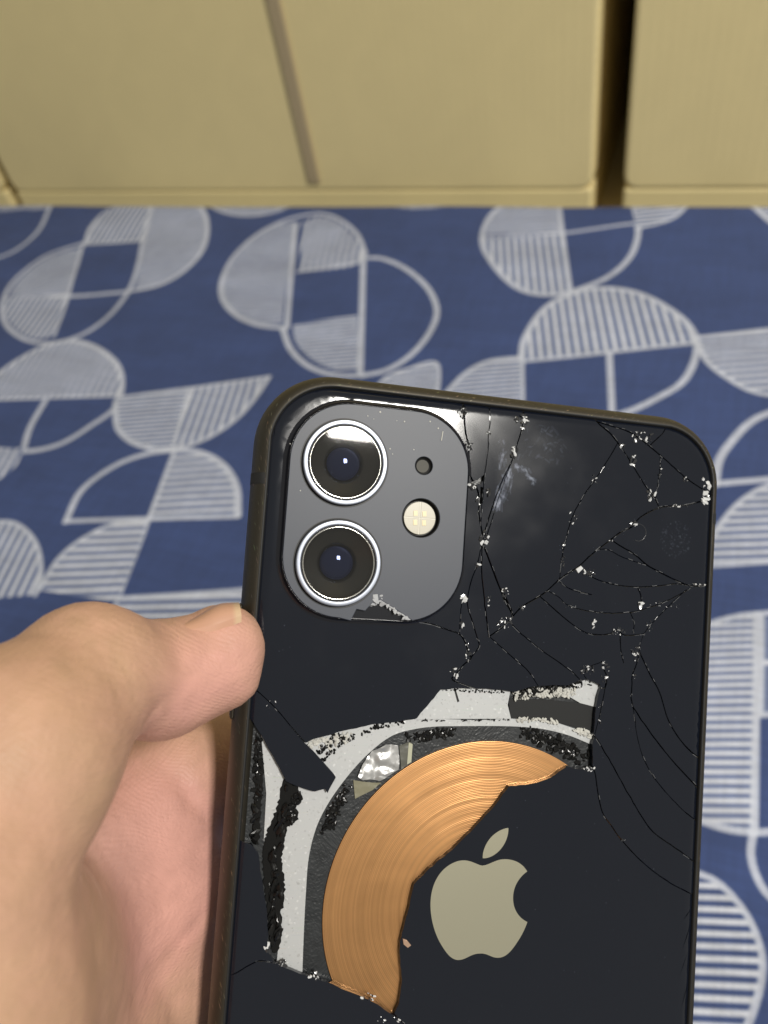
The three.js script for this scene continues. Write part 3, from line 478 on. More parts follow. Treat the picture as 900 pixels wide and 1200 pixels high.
shards.forEach(({ loops, area }, n) => {
  const cx = loops[0].reduce((s, q) => s + q[0], 0) / loops[0].length, cy = loops[0].reduce((s, q) => s + q[1], 0) / loops[0].length;
  const big = Math.sqrt(area), tx = rr(-1, 1) * Math.min(0.006, 0.05 / big), ty = rr(-1, 1) * Math.min(0.006, 0.05 / big), tz = area > 400 ? 0 : rr(-0.06, 0.03);
  const Z = (x, y) => rimDrop(x, y) + tz + (x - cx) * tx + (y - cy) * ty;
  const CH = 0.035, inset = loops.map((l) => l.map((q, i) => { const a = l[(i + l.length - 1) % l.length], b = l[(i + 1) % l.length]; let nx = -(b[1] - a[1]), ny = b[0] - a[0]; const L = Math.hypot(nx, ny) || 1; return [q[0] + nx / L * CH, q[1] + ny / L * CH]; }));
  const vs = inset.map((l) => l.map((q) => V2(...q))), faces = THREE.ShapeUtils.triangulateShape(vs[0], vs.slice(1)), flat = vs.flat(), tri = [];
  for (const f of faces) for (const i of f) tri.push(flat[i].x, flat[i].y, 0);
  let top = new THREE.BufferGeometry(); top.setAttribute('position', new THREE.Float32BufferAttribute(tri, 3));
  top = new TessellateModifier(area > 400 ? 1.5 : 1.0, 8).modify(top);
  const pos = [], nor = [], uv = [], p = top.attributes.position;
  const normal = (x, y) => { const e = 0.02; return V3((Z(x - e, y) - Z(x + e, y)) / (2 * e), (Z(x, y - e) - Z(x, y + e)) / (2 * e), 1).normalize(); };
  const put = (x, y, z, nn) => { pos.push(x, y, z); nor.push(nn.x, nn.y, nn.z); uv.push((x + GX) / (2 * GX), (GY - y) * (1024 / (2 * GX)) / 2048); };
  for (let i = 0; i < p.count; i += 3) {
    const q = [0, 1, 2].map((k) => [p.getX(i + k), p.getY(i + k)]);
    if ((q[1][0] - q[0][0]) * (q[2][1] - q[0][1]) - (q[1][1] - q[0][1]) * (q[2][0] - q[0][0]) < 0) q.reverse();
    for (const [x, y] of q) put(x, y, Z(x, y), normal(x, y));
  }
  loops.forEach((l, li) => l.forEach((q, i) => {
    const b = l[(i + 1) % l.length], qi = inset[li][i], bi = inset[li][(i + 1) % l.length];
    const o = V3(b[1] - q[1], q[0] - b[0], 0).normalize(), oc = V3(o.x, o.y, 1).normalize();
    const za = Z(...q) - CH, zb = Z(...b) - CH, zf = -0.72;
    for (const t of [[[qi[0], qi[1], Z(...qi)], [q[0], q[1], za], [b[0], b[1], zb]], [[qi[0], qi[1], Z(...qi)], [b[0], b[1], zb], [bi[0], bi[1], Z(...bi)]]]) for (const v of t) put(...v, oc);
    for (const t of [[[q[0], q[1], za], [q[0], q[1], zf], [b[0], b[1], zf]], [[q[0], q[1], za], [b[0], b[1], zf], [b[0], b[1], zb]]]) for (const v of t) put(...v, o);
  }));
  const g = new THREE.BufferGeometry(); g.setAttribute('position', new THREE.Float32BufferAttribute(pos, 3)); g.setAttribute('normal', new THREE.Float32BufferAttribute(nor, 3)); g.setAttribute('uv', new THREE.Float32BufferAttribute(uv, 2));
  part('glass_shard', g, glassMat);
});
console.log('shards', shards.length, shards.map((s) => s.area.toFixed(1)).join(' '));

// --- crushed glass along the cracks
const crushMat = new THREE.MeshPhysicalMaterial({ color: lin(0.6, 0.61, 0.62), roughness: 0.1, ior: 1.52 }), crushDark = new THREE.MeshPhysicalMaterial({ color: lin(0.03, 0.031, 0.034), roughness: 0.05, ior: 1.52 });
let share = 1;
function chips(n, u, v, su, sv, size, z = 0.02) { return slivers(Math.max(1, Math.round(n * share)), () => { const a = rnd() * 6.3, r = Math.sqrt(rnd()); return [u + su * r * Math.cos(a), v + sv * r * Math.sin(a), undefined]; }, [size[0] * 0.6, size[1] * 0.95], z, rr(1.5, 2.4)); }
const grains = () => mergeGeometries([
  chips(12, 541, 483, 5, 6, [0.12, 0.3]), chips(14, 549, 522, 4, 5, [0.1, 0.3]), chips(9, 572.5, 508, 2, 4, [0.08, 0.2]), chips(16, 612, 491, 9, 5, [0.14, 0.36]), chips(9, 603, 530, 4, 8, [0.14, 0.34]), chips(3, 612, 502, 2, 2, [0.12, 0.24]),
  chips(10, 553, 570, 5, 3, [0.1, 0.26]), chips(6, 571, 575, 5, 3, [0.14, 0.4]), chips(5, 561, 590, 3, 10, [0.1, 0.2]), chips(12, 567, 630, 5, 8, [0.1, 0.3]), chips(3, 559, 662, 3, 1, [0.12, 0.26]),
  chips(9, 534, 788, 7, 6, [0.1, 0.2]), chips(12, 548, 762, 4, 14, [0.08, 0.22]), chips(6, 540, 732, 3, 6, [0.1, 0.26]), chips(20, 592, 730, 9, 7, [0.07, 0.18]), chips(8, 592, 694, 4, 5, [0.08, 0.24]), chips(6, 612, 712, 4, 2, [0.08, 0.2]), chips(8, 573, 705, 4, 8, [0.06, 0.14]),
  chips(10, 660, 650, 2, 14, [0.06, 0.18]), chips(6, 671, 607, 6, 7, [0.06, 0.16]), chips(6, 697, 562, 4, 6, [0.06, 0.14]), chips(4, 729, 523, 3, 2, [0.1, 0.26]), chips(5, 742, 540, 3, 5, [0.12, 0.34]), chips(9, 763, 579, 5, 7, [0.1, 0.3]), chips(4, 774, 556, 2, 8, [0.08, 0.18]),
  chips(22, 752, 513, 14, 9, [0.07, 0.22]), chips(5, 803, 562, 3, 3, [0.08, 0.18]), chips(9, 797, 593, 10, 2, [0.1, 0.26]), chips(5, 742, 615, 4, 3, [0.12, 0.3]), chips(3, 716, 632, 3, 2, [0.08, 0.2]),
  chips(10, 818, 685.6, 9, 1.2, [0.08, 0.22]), chips(12, 690, 671, 8, 5, [0.06, 0.18]), chips(4, 751.5, 708, 2, 3, [0.14, 0.34]), chips(14, 725, 740, 9, 4, [0.06, 0.18]), chips(10, 745, 765, 4, 8, [0.08, 0.24]), chips(10, 743, 784, 2, 14, [0.05, 0.14]), chips(14, 709, 788, 5, 14, [0.06, 0.2]),
  chips(14, 688, 785, 8, 6, [0.07, 0.22]), chips(6, 703, 840, 2, 24, [0.05, 0.13]), chips(3, 730, 982, 3, 4, [0.07, 0.18]), chips(14, 780, 709, 18, 5, [0.04, 0.1]), chips(9, 760, 735, 10, 8, [0.04, 0.1]), chips(6, 664, 708, 12, 5, [0.05, 0.14]),
  chips(14, 308, 1112, 8, 7, [0.14, 0.4], -0.2), chips(10, 330, 1128, 8, 4, [0.1, 0.3], -0.1), chips(8, 368, 1143, 6, 4, [0.07, 0.2], -0.1), chips(8, 430, 1168, 10, 5, [0.07, 0.2]), chips(5, 312, 575, 2, 9, [0.1, 0.26], -0.5),
  chips(12, 690, 901, 7, 2, [0.1, 0.24]), chips(5, 318, 825, 6, 6, [0.05, 0.1]), chips(8, 455, 1195, 14, 5, [0.06, 0.16])]);
share = 0.6; stuffPart('crushed_glass', grains(), crushMat); share = 1; stuffPart('crushed_glass', grains(), crushDark);
// thin bright lips where a crack edge has lifted
{
  const gs = [];
  for (const [w, ...pts] of cracks) { const q = phs(spline(pts, false, 4)); for (let i = 0; i < q.length - 1; i++) { if (rnd() > (pts[0][1] > 755 ? 0.08 : 0.34)) continue; const [a, b] = [q[i], q[i + 1]], dx = b[0] - a[0], dy = b[1] - a[1], L = Math.hypot(dx, dy), t = rnd() < 0.5 ? -1 : 1; if (L < 0.2 || Math.abs(a[0]) > GX - 0.6 || a[1] > GY - 0.6) continue; const l = Math.min(L, rr(0.4, 1.8)); gs.push(new THREE.BoxGeometry(l, rr(0.03, 0.08), 0.05).rotateX(rr(-0.8, 0.8)).rotateZ(Math.atan2(dy, dx) + rr(-0.05, 0.05)).translate((a[0] + b[0]) / 2 - t * dy / L * (w / 2 + 0.03), (a[1] + b[1]) / 2 + t * dx / L * (w / 2 + 0.03), 0.01)); } }
  stuffPart('crack_lips', mergeGeometries(gs), new THREE.MeshPhysicalMaterial({ color: lin(0.16, 0.165, 0.175), roughness: 0.12, ior: 1.52 }));
}
const chip = (pts, z0, z1, mat = crushMat, name = 'glass_chip') => part(name, slab(phs(pts, z1), z0, z1, [], Math.min(0.12, (z1 - z0) / 3)), mat);
part('glass_chip', chips(8, 543, 701, 2.4, 4.5, [0.3, 0.5], 0.0), crushMat);
chip([[675, 667], [681, 663], [684, 666], [678, 672]], -0.1, 0.2); part('glass_chip', chips(5, 696, 732, 3, 5, [0.2, 0.4], 0.0), crushMat);
part('glass_chip', mergeGeometries([chips(26, 826, 570, 4.5, 8, [0.16, 0.5], -0.2), chips(22, 825, 584, 4.5, 8, [0.16, 0.5], -0.2)]), crushMat);
part('copper_fleck', slab(phs([[472, 1100], [477, 1102], [482, 1108], [478, 1111], [473, 1107]], 0.2), 0.02, 0.2, [], 0.05), new THREE.MeshStandardMaterial({ color: lin(0.75, 0.5, 0.36), metalness: 0.8, roughness: 0.3 }));
part('chip_ring', new THREE.TorusGeometry(1.35, 0.07, 6, 28, 4.2).rotateZ(-2.0).translate(...ph(748, 624), 0.0), edgeMat);

// --- emblem let into the glass
{
  const s = 0.782, oy = 1.01, X = (x) => (x - 12.05) * s, Y = (y) => -(y - 12) * s + oy;
  const body = new THREE.Shape(); let cx = 12.152, cy = 6.896; body.moveTo(X(cx), Y(cy));
  for (const [a, b, c, d, e, f] of [[-0.948, 0, -2.415, -1.078, -3.96, -1.04], [-2.04, 0.027, -3.91, 1.183, -4.961, 3.014], [-2.117, 3.675, -0.546, 9.103, 1.519, 12.09], [1.013, 1.454, 2.208, 3.09, 3.792, 3.039], [1.52, -0.065, 2.09, -0.987, 3.935, -0.987], [1.831, 0, 2.35, 0.987, 3.96, 0.948], [1.637, -0.026, 2.676, -1.48, 3.676, -2.948], [1.156, -1.688, 1.636, -3.325, 1.662, -3.415], [-0.039, -0.013, -3.182, -1.221, -3.22, -4.857], [-0.026, -3.04, 2.48, -4.494, 2.597, -4.559], [-1.429, -2.09, -3.623, -2.324, -4.39, -2.376], [-2, -0.156, -3.675, 1.09, -4.61, 1.09]]) { body.bezierCurveTo(X(cx + a), Y(cy + b), X(cx + c), Y(cy + d), X(cx + e), Y(cy + f)); cx += e; cy += f; }
  const leaf = new THREE.Shape(); cx = 15.53; cy = 3.83; leaf.moveTo(X(cx), Y(cy));
  for (const [a, b, c, d, e, f] of [[0.843, -1.012, 1.4, -2.427, 1.245, -3.83], [-1.207, 0.052, -2.662, 0.805, -3.532, 1.818], [-0.78, 0.896, -1.454, 2.338, -1.273, 3.714], [1.338, 0.104, 2.715, -0.688, 3.559, -1.701]]) { leaf.bezierCurveTo(X(cx + a), Y(cy + b), X(cx + c), Y(cy + d), X(cx + e), Y(cy + f)); cx += e; cy += f; }
  const m = new THREE.MeshPhysicalMaterial({ color: lin(0.67, 0.64, 0.49), metalness: 0.9, roughness: 0.3 });
  const op = { depth: 0.03, bevelEnabled: false, curveSegments: 24 };
  const e = part('emblem', new THREE.ExtrudeGeometry(body, op).translate(0, 0, 0.005), m); e.userData.label = 'pale metallic fruit-shaped emblem with a bite taken out';
  part('emblem_leaf', new THREE.ExtrudeGeometry(leaf, op).translate(0, 0, 0.005), m, e);
}
// --- camera block
const ZB = 1.1;
{
  const circle = (x, y, r, n = 40) => Array.from({ length: n }, (_, i) => [x + r * Math.cos(-i / n * 2 * Math.PI), y + r * Math.sin(-i / n * 2 * Math.PI)]);
  const fl = ph(493.5, 607, ZB), mi = ph(496.8, 545.8, ZB), l1 = [-25.05, 62.35], l2 = [-25.0, 48.0];
  const plateMat2 = new THREE.MeshPhysicalMaterial({ color: lin(0.036, 0.043, 0.061), roughness: 0.46 });
  // outline with the corner that broke away under the lower lens
  const ring = bumpRing(0, 16), brk = phs([[483.5, 727.5], [462, 713], [446, 703], [437, 706], [428, 716], [418, 714], [411, 727.5]], ZB);
  const inBreak = ([x, y]) => x > brk[6][0] && x < brk[0][0] && y < BUMP.y0 + 0.6;
  const outline = []; let done = false;
  for (const q of ring) { if (!inBreak(q)) outline.push(q); if (Math.abs(q[1] - BUMP.y0) < 1e-6 && !done && q[0] < -20) { done = true; outline.push(...brk.slice().reverse()); } }
  part('camera_plate', slab(outline, 0.1, ZB, [circle(...fl, 2.85), circle(...mi, 1.32), circle(...l1, 5.9, 64), circle(...l2, 5.9, 64)], 0.08), plateMat2);
  // collar of glass that climbs to the plate, open where it broke
  const prof = [[0.95, -0.04], [0.7, 0.03], [0.48, 0.14], [0.32, 0.34], [0.22, 0.6], [0.14, 0.86], [0.03, 0.95], [0.02, 0.6]];
  const n0 = ring.length, start = ring.findIndex((q) => q[0] > brk[0][0] && Math.abs(q[1] - BUMP.y0) < 1e-6);
  const order = []; for (let i = 0; i < n0; i++) { const k = (i + Math.max(0, start)) % n0; order.push(k); }
  const collarRing = ([o, z]) => { const r = bumpRing(o, 16); return order.map((k) => [Math.min(Math.max(r[k][0], -GX + 0.2), 99), Math.min(r[k][1], GY - 0.3), z + Math.min(0, rimDrop(r[k][0], r[k][1])) * (z < 0.3 ? 1 : 0.3)]); };
  part('broken_edge', slab(phs([[484, 728], [462, 713], [446, 702], [436, 705], [426, 715], [417, 713], [410, 728], [440, 729]], 0.6), 0.0, 0.45, [], 0.08), new THREE.MeshPhysicalMaterial({ color: lin(0.012, 0.013, 0.017), roughness: 0.15 }));
  part('camera_collar', loft(prof.map(collarRing).reverse()), new THREE.MeshPhysicalMaterial({ color: lin(0.0075, 0.008, 0.012), roughness: 0.14, ior: 1.52, side: THREE.DoubleSide }));
  stuffPart('plate_rubble', mergeGeometries([chips(16, 443, 700, 7, 4, [0.2, 0.5], 0.9), chips(10, 436, 706, 7, 3, [0.2, 0.5], 0.5), slivers(26, along([[447, 704], [465, 714], [481, 726]], 1.6), [0.14, 0.34], 0.85, 2.6)]), new THREE.MeshPhysicalMaterial({ color: lin(0.42, 0.43, 0.45), roughness: 0.1 }));
  const steel = new THREE.MeshStandardMaterial({ color: lin(0.27, 0.29, 0.34), metalness: 0.9, roughness: 0.4 }), rimM = new THREE.MeshStandardMaterial({ color: lin(0.62, 0.61, 0.57), metalness: 1, roughness: 0.16 });
  const black = new THREE.MeshStandardMaterial({ color: lin(0.004, 0.004, 0.004), roughness: 0.5 });
  const barrelM = new THREE.MeshStandardMaterial({ color: lin(0.011, 0.0105, 0.009), roughness: 0.4 });
  const domeM = new THREE.MeshPhysicalMaterial({ color: lin(0.006, 0.008, 0.022), roughness: 0.05, ior: 1.5, specularColor: lin(0.45, 0.55, 1) });
  const pane = new THREE.MeshPhysicalMaterial({ color: lin(0.95, 0.95, 0.95), transmission: 1, thickness: 0, roughness: 0.03, ior: 1.58 });
  const lathe = (pts, n = 72) => new THREE.LatheGeometry(pts.map((q) => V2(...q)), n).rotateX(Math.PI / 2);
  for (const [x, y] of [l1, l2]) {
    const L = (pts) => { const g = lathe(pts); const q = g.attributes.position; return g.translate(x, y, 0); };
    const lens = part('camera_lens', L([[5.35, 1.2], [5.35, 1.78], [5.42, 1.88], [5.55, 1.92], [5.95, 1.92], [6.08, 1.86], [6.13, 1.74], [6.13, 0.9]]), steel);
    part('lens_seat', L([[6.42, ZB + 0.004], [6.42, ZB + 0.03], [6.1, ZB + 0.03], [6.1, ZB - 0.1]]), black, lens);
    part('lens_groove', L([[5.12, 1.3], [5.12, 1.62], [5.37, 1.62], [5.37, 1.3]]), black, lens);
    part('lens_rim', L([[4.98, 1.3], [4.98, 1.7], [5.02, 1.75], [5.1, 1.77], [5.17, 1.75], [5.2, 1.7], [5.2, 1.3]]), rimM, lens);
    part('lens_barrel', L([[5.0, 1.6], [4.4, 0.9], [3.0, 0.2], [2.6, -0.3], [2.3, -1.4], [0.001, -1.5]]), barrelM, lens);
    part('lens_element', L([[2.45, -0.35], [2.2, -0.1], [1.7, 0.14], [1.0, 0.3], [0.5, 0.36], [0.001, 0.38]]), domeM, lens);
    part('lens_cover', new THREE.CircleGeometry(4.99, 64).translate(x, y, 1.66), pane, lens);
  }
  const dish = part('flash', lathe([[2.85, 0.95], [2.8, 0.1], [2.5, -0.05], [0.001, -0.1]]).translate(fl[0], fl[1], 0), black);
  part('flash_lens', new THREE.CylinderGeometry(2.4, 2.4, 0.38, 48).rotateX(Math.PI / 2).translate(fl[0], fl[1], 0.15), new THREE.MeshPhysicalMaterial({ color: lin(0.6, 0.57, 0.48), roughness: 0.3 }), dish);
  const flash = new THREE.MeshPhysicalMaterial({ color: lin(0.5, 0.47, 0.38), roughness: 0.25, clearcoat: 1, clearcoatRoughness: 0.1 }), yel = new THREE.MeshPhysicalMaterial({ color: lin(0.74, 0.62, 0.36), roughness: 0.3, clearcoat: 1 });
  for (let k = 0; k < 4; k++) {
    const s = new THREE.Shape(), a0 = k * Math.PI / 2 + 0.03, R = 2.42; s.moveTo(0.05 * Math.cos(a0 + 0.75), 0.05 * Math.sin(a0 + 0.75)); s.lineTo(R * Math.cos(a0), R * Math.sin(a0)); s.absarc(0, 0, R, a0, a0 + Math.PI / 2 - 0.06, false); s.closePath();
    part('flash_segment', new THREE.ExtrudeGeometry(s, { depth: 0.2, bevelEnabled: true, bevelSize: 0.06, bevelThickness: 0.08, bevelOffset: -0.06, bevelSegments: 2, curveSegments: 16 }).translate(fl[0], fl[1], 0.1), flash, dish);
    const c = a0 + 0.78; part('flash_emitter', new RoundedBoxGeometry(0.62, 0.8, 0.06, 2, 0.03).rotateZ(0.1).translate(fl[0] + 0.95 * Math.cos(c), fl[1] + 0.95 * Math.sin(c), 0.41), yel, dish);
  }
  const mic = part('microphone_hole', lathe([[1.32, 0.95], [1.3, 0.3], [0.001, 0.28]], 36).translate(mi[0], mi[1], 0), black);
  part('microphone_mesh', new THREE.CylinderGeometry(0.95, 0.95, 0.1, 24).rotateX(Math.PI / 2).translate(mi[0], mi[1], 0.35), new THREE.MeshStandardMaterial({ color: lin(0.06, 0.057, 0.045), roughness: 0.6 }), mic);
  // grit stuck to the plate
  stuffPart('plate_grit', mergeGeometries([[445.5, 483, 0.16], [431, 487.5, 0.1], [474, 494, 0.12], [504, 494, 0.12], [513.5, 502, 0.13], [457, 526, 0.12], [460, 532, 0.09], [485, 527, 0.1], [352, 575, 0.1], [340, 520, 0.08], [438, 491, 0.07], [465, 493, 0.07]].map(([u, v, s]) => { const [x, y] = ph(u, v, ZB); return new THREE.IcosahedronGeometry(s, 1).scale(1, 1, 0.4).translate(x, y, ZB + 0.02); }).concat([new THREE.CapsuleGeometry(0.09, 1.3, 4, 8).rotateZ(-0.1).translate(...ph(518, 511, ZB), ZB + 0.03).toNonIndexed()].map((g) => g)).map((g) => (g.index ? g.toNonIndexed() : g))), whiteTear);
}

// ------------------------------------------------------------------ the hand
{
  const P = (u, v, d) => camPoint(u, v, d * 0.001);
  const J = {
    pad: [P(250, 772, 104), 6.5], tip: [P(266, 750, 104.5), 4.3], mid: [P(188, 797, 100), 7.0], knuckle: [P(104, 793, 90), 8.05], base: [P(10, 890, 78), 10.7], root: [P(-88, 1040, 70), 11.8], heel: [P(-110, 1220, 69), 15], wrist: [P(-130, 1500, 78), 21],
    p0: [P(168, 958, 117), 9.2], p1: [P(170, 1040, 118), 10.6], p2: [P(160, 1150, 119), 11.0], p3: [P(140, 1320, 118), 13], q1: [P(70, 1080, 106), 9.5], q2: [P(50, 1260, 104), 13], web: [P(72, 1012, 99), 4.6], wrist2: [P(40, 1560, 108), 21],
    i0: [P(205, 912, 121), 8.4], i1: [P(260, 896, 127), 8.2], i2: [P(345, 890, 130), 7.0], i3: [P(430, 885, 131), 6.2],
    m0: [P(150, 1060, 130), 8.4], m1: [P(270, 1060, 141), 7.8], m2: [P(370, 1050, 131.5), 7.2], m3: [P(450, 1045, 132), 6.4],
    n0: [P(145, 1200, 130), 8.2], n1: [P(255, 1210, 140), 7.6], n2: [P(350, 1205, 130.5), 7.0], n3: [P(425, 1200, 131), 6.2],
    k0: [P(150, 1330, 126), 7.6], k1: [P(230, 1350, 131), 6.8], k2: [P(310, 1350, 128.5), 6.2], k3: [P(370, 1345, 128.5), 5.4],
  };
  const chains = [
    { k: 3.0, b: [['tip', 'pad'], ['pad', 'mid'], ['mid', 'knuckle'], ['knuckle', 'base'], ['base', 'root'], ['root', 'heel'], ['heel', 'wrist']] },
    { k: 6.0, b: [['p0', 'p1'], ['p1', 'p2'], ['p2', 'p3'], ['q1', 'q2'], ['p1', 'q1'], ['p2', 'q2'], ['p3', 'wrist2'], ['q2', 'wrist2'], ['q2', 'wrist'], ['web', 'q1'], ['p0', 'web'], ['q1', 'heel'], ['q2', 'root']] },
    { k: 2.5, b: [['i0', 'i1'], ['i1', 'i2'], ['i2', 'i3'], ['p0', 'i0']] }, { k: 2.5, b: [['m0', 'm1'], ['m1', 'm2'], ['m2', 'm3']] }, { k: 2.5, b: [['n0', 'n1'], ['n1', 'n2'], ['n2', 'n3']] }, { k: 2.5, b: [['k0', 'k1'], ['k1', 'k2'], ['k2', 'k3']] },
  ];
  const O = J.base[0].clone();
  const loc = {}; for (const k in J) loc[k] = [J[k][0].clone().sub(O).multiplyScalar(1000), J[k][1]];
  const cap = (p, A, ra, B, rb) => { const bx = B.x - A.x, by = B.y - A.y, bz = B.z - A.z, px = p[0] - A.x, py = p[1] - A.y, pz = p[2] - A.z; const t = Math.max(0, Math.min(1, (px * bx + py * by + pz * bz) / (bx * bx + by * by + bz * bz))); return Math.hypot(px - bx * t, py - by * t, pz - bz * t) - (ra + (rb - ra) * t); };
  const smin = (a, b, k) => { const h = Math.max(0, k - Math.abs(a - b)) / k; return Math.min(a, b) - h * h * k * 0.25; };
  const segs = chains.map((c) => ({ k: c.k, b: c.b.map(([a, b]) => [loc[a][0], loc[a][1], loc[b][0], loc[b][1]]) }));
  // creases: shallow grooves cut along lines on the skin
  const groove = (pts, r, depth) => { const q = pts.map((a) => P(...a).sub(O).multiplyScalar(1000)); return { q, r, depth }; };
  const grooves = [groove([[152, 782, 88], [158, 820, 90], [150, 862, 93]], 2.2, 0.8), groove([[135, 1003, 108], [165, 1015, 108], [190, 1045, 109]], 1.2, 0.6), groove([[96, 1180, 104], [98, 1110, 104], [90, 1050, 101], [86, 1000, 100]], 1.6, 0.9), groove([[140, 1210, 108], [160, 1160, 108], [195, 1105, 109], [235, 1072, 111]], 1.5, 0.45), groove([[205, 905, 112], [225, 935, 112], [244, 958, 114]], 1.3, 0.5), groove([[120, 905, 106], [165, 893, 108], [215, 884, 112]], 1.0, 0.25), groove([[112, 915, 106], [160, 903, 108], [212, 896, 112]], 0.9, 0.2)];
  function sdf(x, y, z) {
    const p = [x, y, z]; let all = 1e9;
    segs.forEach((c, i) => { let d = 1e9; for (const [A, ra, B, rb] of c.b) d = smin(d, cap(p, A, ra, B, rb), c.k); all = i ? smin(all, d, i === 1 ? 1.4 : i > 1 ? 2.4 : 1) : d; });
    if (all > -4 && all < 4) {
      for (const g of grooves) if (g.depth) for (let i = 0; i < g.q.length - 1; i++) { const d = cap(p, g.q[i], 0, g.q[i + 1], 0); if (d < g.r * 3) all += g.depth * Math.exp(-(d * d) / (g.r * g.r)); }
      all += 0.28 * fbm(x * 0.12, y * 0.12, z * 0.12, 3) + 0.06 * noise3(x * 0.7, y * 0.7, z * 0.7);
    }
    return all;
  }
  // surface nets
  const lo = V3(1e9, 1e9, 1e9), hi = lo.clone().negate(); for (const k in loc) { const [q, r] = loc[k]; lo.min(q.clone().subScalar(r + 3)); hi.max(q.clone().addScalar(r + 3)); }
  const cs = 1.0, nx = Math.ceil((hi.x - lo.x) / cs), ny = Math.ceil((hi.y - lo.y) / cs), nz = Math.ceil((hi.z - lo.z) / cs);
  const fld = new Float32Array((nx + 1) * (ny + 1) * (nz + 1)), I = (i, j, k) => (k * (ny + 1) + j) * (nx + 1) + i;
  for (let k = 0; k <= nz; k++) for (let j = 0; j <= ny; j++) for (let i = 0; i <= nx; i++) fld[I(i, j, k)] = sdf(lo.x + i * cs, lo.y + j * cs, lo.z + k * cs);
  const vid = new Int32Array(fld.length).fill(-1), pos = [], idx = [];
  for (let k = 0; k < nz; k++) for (let j = 0; j < ny; j++) for (let i = 0; i < nx; i++) {
    let m = 0, sx = 0, sy = 0, sz = 0; const v = (a, b, c) => fld[I(i + a, j + b, k + c)];
    const edge = (a, b, c, d, e, f) => { const p = v(a, b, c), q = v(d, e, f); if ((p < 0) !== (q < 0)) { const t = p / (p - q); sx += a + (d - a) * t; sy += b + (e - b) * t; sz += c + (f - c) * t; m++; } };
    for (const a of [0, 1]) for (const b of [0, 1]) { edge(0, a, b, 1, a, b); edge(a, 0, b, a, 1, b); edge(a, b, 0, a, b, 1); }
    if (m) { vid[I(i, j, k)] = pos.length / 3; pos.push(lo.x + (i + sx / m) * cs, lo.y + (j + sy / m) * cs, lo.z + (k + sz / m) * cs); }
  }
  const quad = (a, b, c, d, flip) => { if (a < 0 || b < 0 || c < 0 || d < 0) return; flip ? idx.push(a, c, b, a, d, c) : idx.push(a, b, c, a, c, d); };
  for (let k = 1; k < nz; k++) for (let j = 1; j < ny; j++) for (let i = 1; i < nx; i++) {
    const p = fld[I(i, j, k)] < 0;
    if (p !== fld[I(i + 1, j, k)] < 0) quad(vid[I(i, j - 1, k - 1)], vid[I(i, j, k - 1)], vid[I(i, j, k)], vid[I(i, j - 1, k)], !p);
    if (p !== fld[I(i, j + 1, k)] < 0) quad(vid[I(i - 1, j, k - 1)], vid[I(i - 1, j, k)], vid[I(i, j, k)], vid[I(i, j, k - 1)], !p);
    if (p !== fld[I(i, j, k + 1)] < 0) quad(vid[I(i - 1, j - 1, k)], vid[I(i, j - 1, k)], vid[I(i, j, k)], vid[I(i - 1, j, k)], !p);
  }
  const g = new THREE.BufferGeometry(); g.setAttribute('position', new THREE.Float32BufferAttribute(pos, 3)); g.setIndex(idx);
  const nor = [], col = [], uv = [], pinks = [[[165, 985, 108], 16], [[200, 1060, 108], 14], [[275, 770, 98], 8], [[200, 830, 94], 8], [[120, 1020, 106], 12]].map(([q, r]) => [P(...q).sub(O).multiplyScalar(1000), r]);
  const pale = [[[70, 1015, 98], 7]].map(([q, r]) => [P(...q).sub(O).multiplyScalar(1000), r]);
  const qi = phone.quaternion.clone().invert(), tmp = V3(0, 0, 0);
  for (let i = 0; i < pos.length; i += 3) {
    const [x, y, z] = [pos[i], pos[i + 1], pos[i + 2]], e = 0.6;
    const n = V3(sdf(x + e, y, z) - sdf(x - e, y, z), sdf(x, y + e, z) - sdf(x, y - e, z), sdf(x, y, z + e) - sdf(x, y, z - e)).normalize(); nor.push(n.x, n.y, n.z);
    let k = 0.16 + 0.22 * fbm(x * 0.16, y * 0.16, z * 0.16, 4) + 0.1 * noise3(x * 0.9, y * 0.9, z * 0.9); for (const [q, r] of pinks) k += 0.6 * Math.exp(-q.distanceToSquared(tmp.set(x, y, z)) / (r * r));
    let l = 0; for (const [q, r] of pale) l += Math.exp(-q.distanceToSquared(tmp.set(x, y, z)) / (r * r));
    k = Math.max(0, Math.min(1, k)); const b = 1 + 0.13 * fbm(x * 0.45, y * 0.45, z * 0.45, 3);
    col.push((0.50 + 0.10 * k + 0.05 * l) * b, (0.312 + 0.006 * k + 0.07 * l) * b, (0.202 + 0.06 * k + 0.06 * l) * b);
    tmp.set(x, y, z).applyQuaternion(qi); uv.push(tmp.x / 30, tmp.y / 30);
  }
  g.setAttribute('normal', new THREE.Float32BufferAttribute(nor, 3)); g.setAttribute('color', new THREE.Float32BufferAttribute(col, 3)); g.setAttribute('uv', new THREE.Float32BufferAttribute(uv, 2));
  g.scale(0.001, 0.001, 0.001);
  const ridges = dataTex(512, 512, (x, y) => { const w = 1.5 * tileNoise(x, y, 512, 1.0, 4, 3); return 0.5 + 0.22 * Math.sin((x * 0.45 + y) / 512 * Math.PI * 2 * 56 + w * 9) * (0.6 + tileNoise(x, y, 512, 2, 9, 3)) + 0.9 * tileNoise(x, y, 512, 15, 2, 4); });
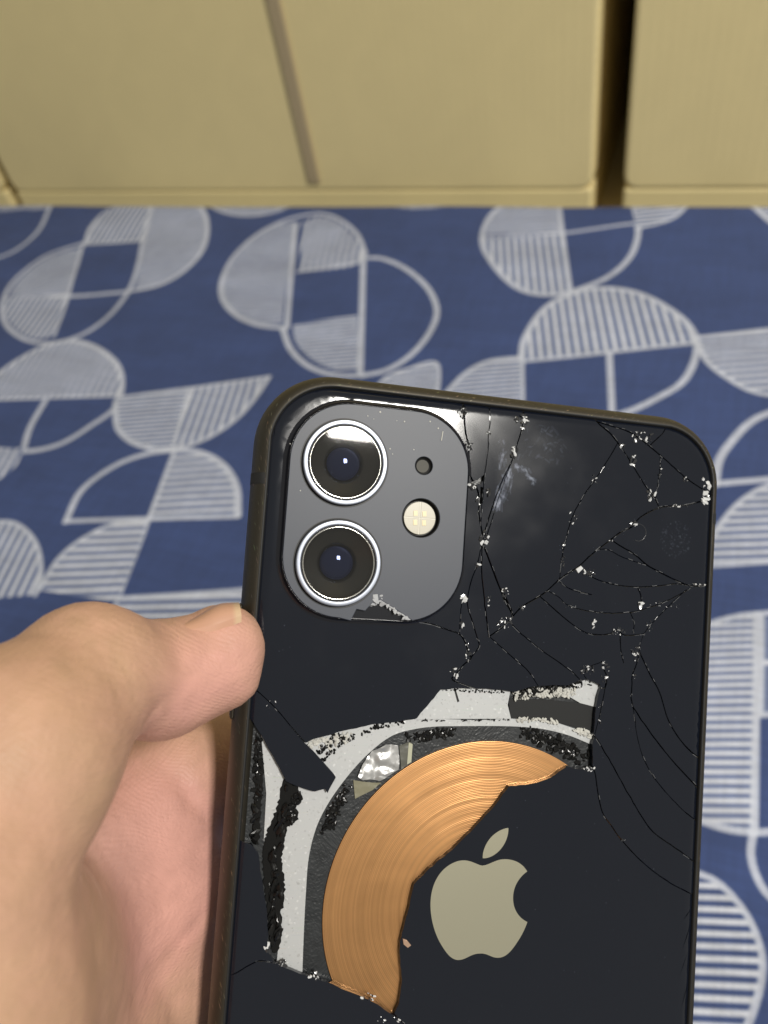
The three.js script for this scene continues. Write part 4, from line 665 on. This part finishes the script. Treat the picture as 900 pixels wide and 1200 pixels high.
  const skin = new THREE.MeshPhysicalMaterial({ vertexColors: true, roughness: 0.52, bumpMap: ridges, bumpScale: 0.00006, sheen: 0.15, sheenRoughness: 0.5, sheenColor: lin(0.9, 0.6, 0.45), specularIntensity: 0.6 });
  const hand = mesh('hand', g, skin); hand.position.copy(O);
  tag(hand, 'bare hand gripping the left edge of the phone, thumb on the frame', 'hand');
  // nail of the thumb, a curved plate seen from its edge
  const near = [[204, 738, 97.5], [228, 737, 98.2], [255, 731, 99.2], [283, 721, 101]], crest = [[206, 734, 101], [230, 722, 102], [256, 708, 103], [280, 706, 104]], far = [[212, 742, 109], [234, 732, 110.5], [258, 720, 112], [278, 714, 112]];
  const L3 = (pts, t) => new THREE.CatmullRomCurve3(pts.map((q) => P(...q).sub(O).multiplyScalar(1000))).getPoint(t), rows = [], nc = [];
  for (let i = 0; i <= 16; i++) { const c = new THREE.QuadraticBezierCurve3(L3(near, i / 16), L3(crest, i / 16).multiplyScalar(2).addScaledVector(L3(near, i / 16), -0.5).addScaledVector(L3(far, i / 16), -0.5), L3(far, i / 16)); rows.push(c.getPoints(14).map((q) => [q.x, q.y, q.z])); }
  const upw = P(262, 700, 104).sub(P(262, 760, 104)).normalize(), inner = rows.map((r) => r.map(([x, y, z]) => [x - upw.x * 0.9, y - upw.y * 0.9, z - upw.z * 0.9])), edgeOf = (R, j) => R.map((r) => r[j]);
  const ng = mergeGeometries([loft(rows), loft(inner), loft([rows[16], inner[16]]), loft([edgeOf(rows, 0), edgeOf(inner, 0)])]); ng.scale(0.001, 0.001, 0.001);
  for (let i = 0; i < ng.attributes.uv.count; i++) { const v = ng.attributes.uv.getY(i), n = i < 17 * 30 ? Math.floor((i % (17 * 15)) / 15) / 16 : i < 17 * 30 + 30 ? 1 : ((i - 540) % 17) / 16; const w = n > 0.88 ? 1 : 0; nc.push(0.53 + 0.04 * w, 0.30 + 0.1 * w, 0.205 + 0.05 * w); }
  ng.setAttribute('color', new THREE.Float32BufferAttribute(nc, 3));
  const nail = mesh('thumb_nail', ng, new THREE.MeshPhysicalMaterial({ vertexColors: true, roughness: 0.32, side: THREE.DoubleSide }), hand); nail.name = 'thumb_nail';
}
console.log('done');
renderer.render(scene, camera);
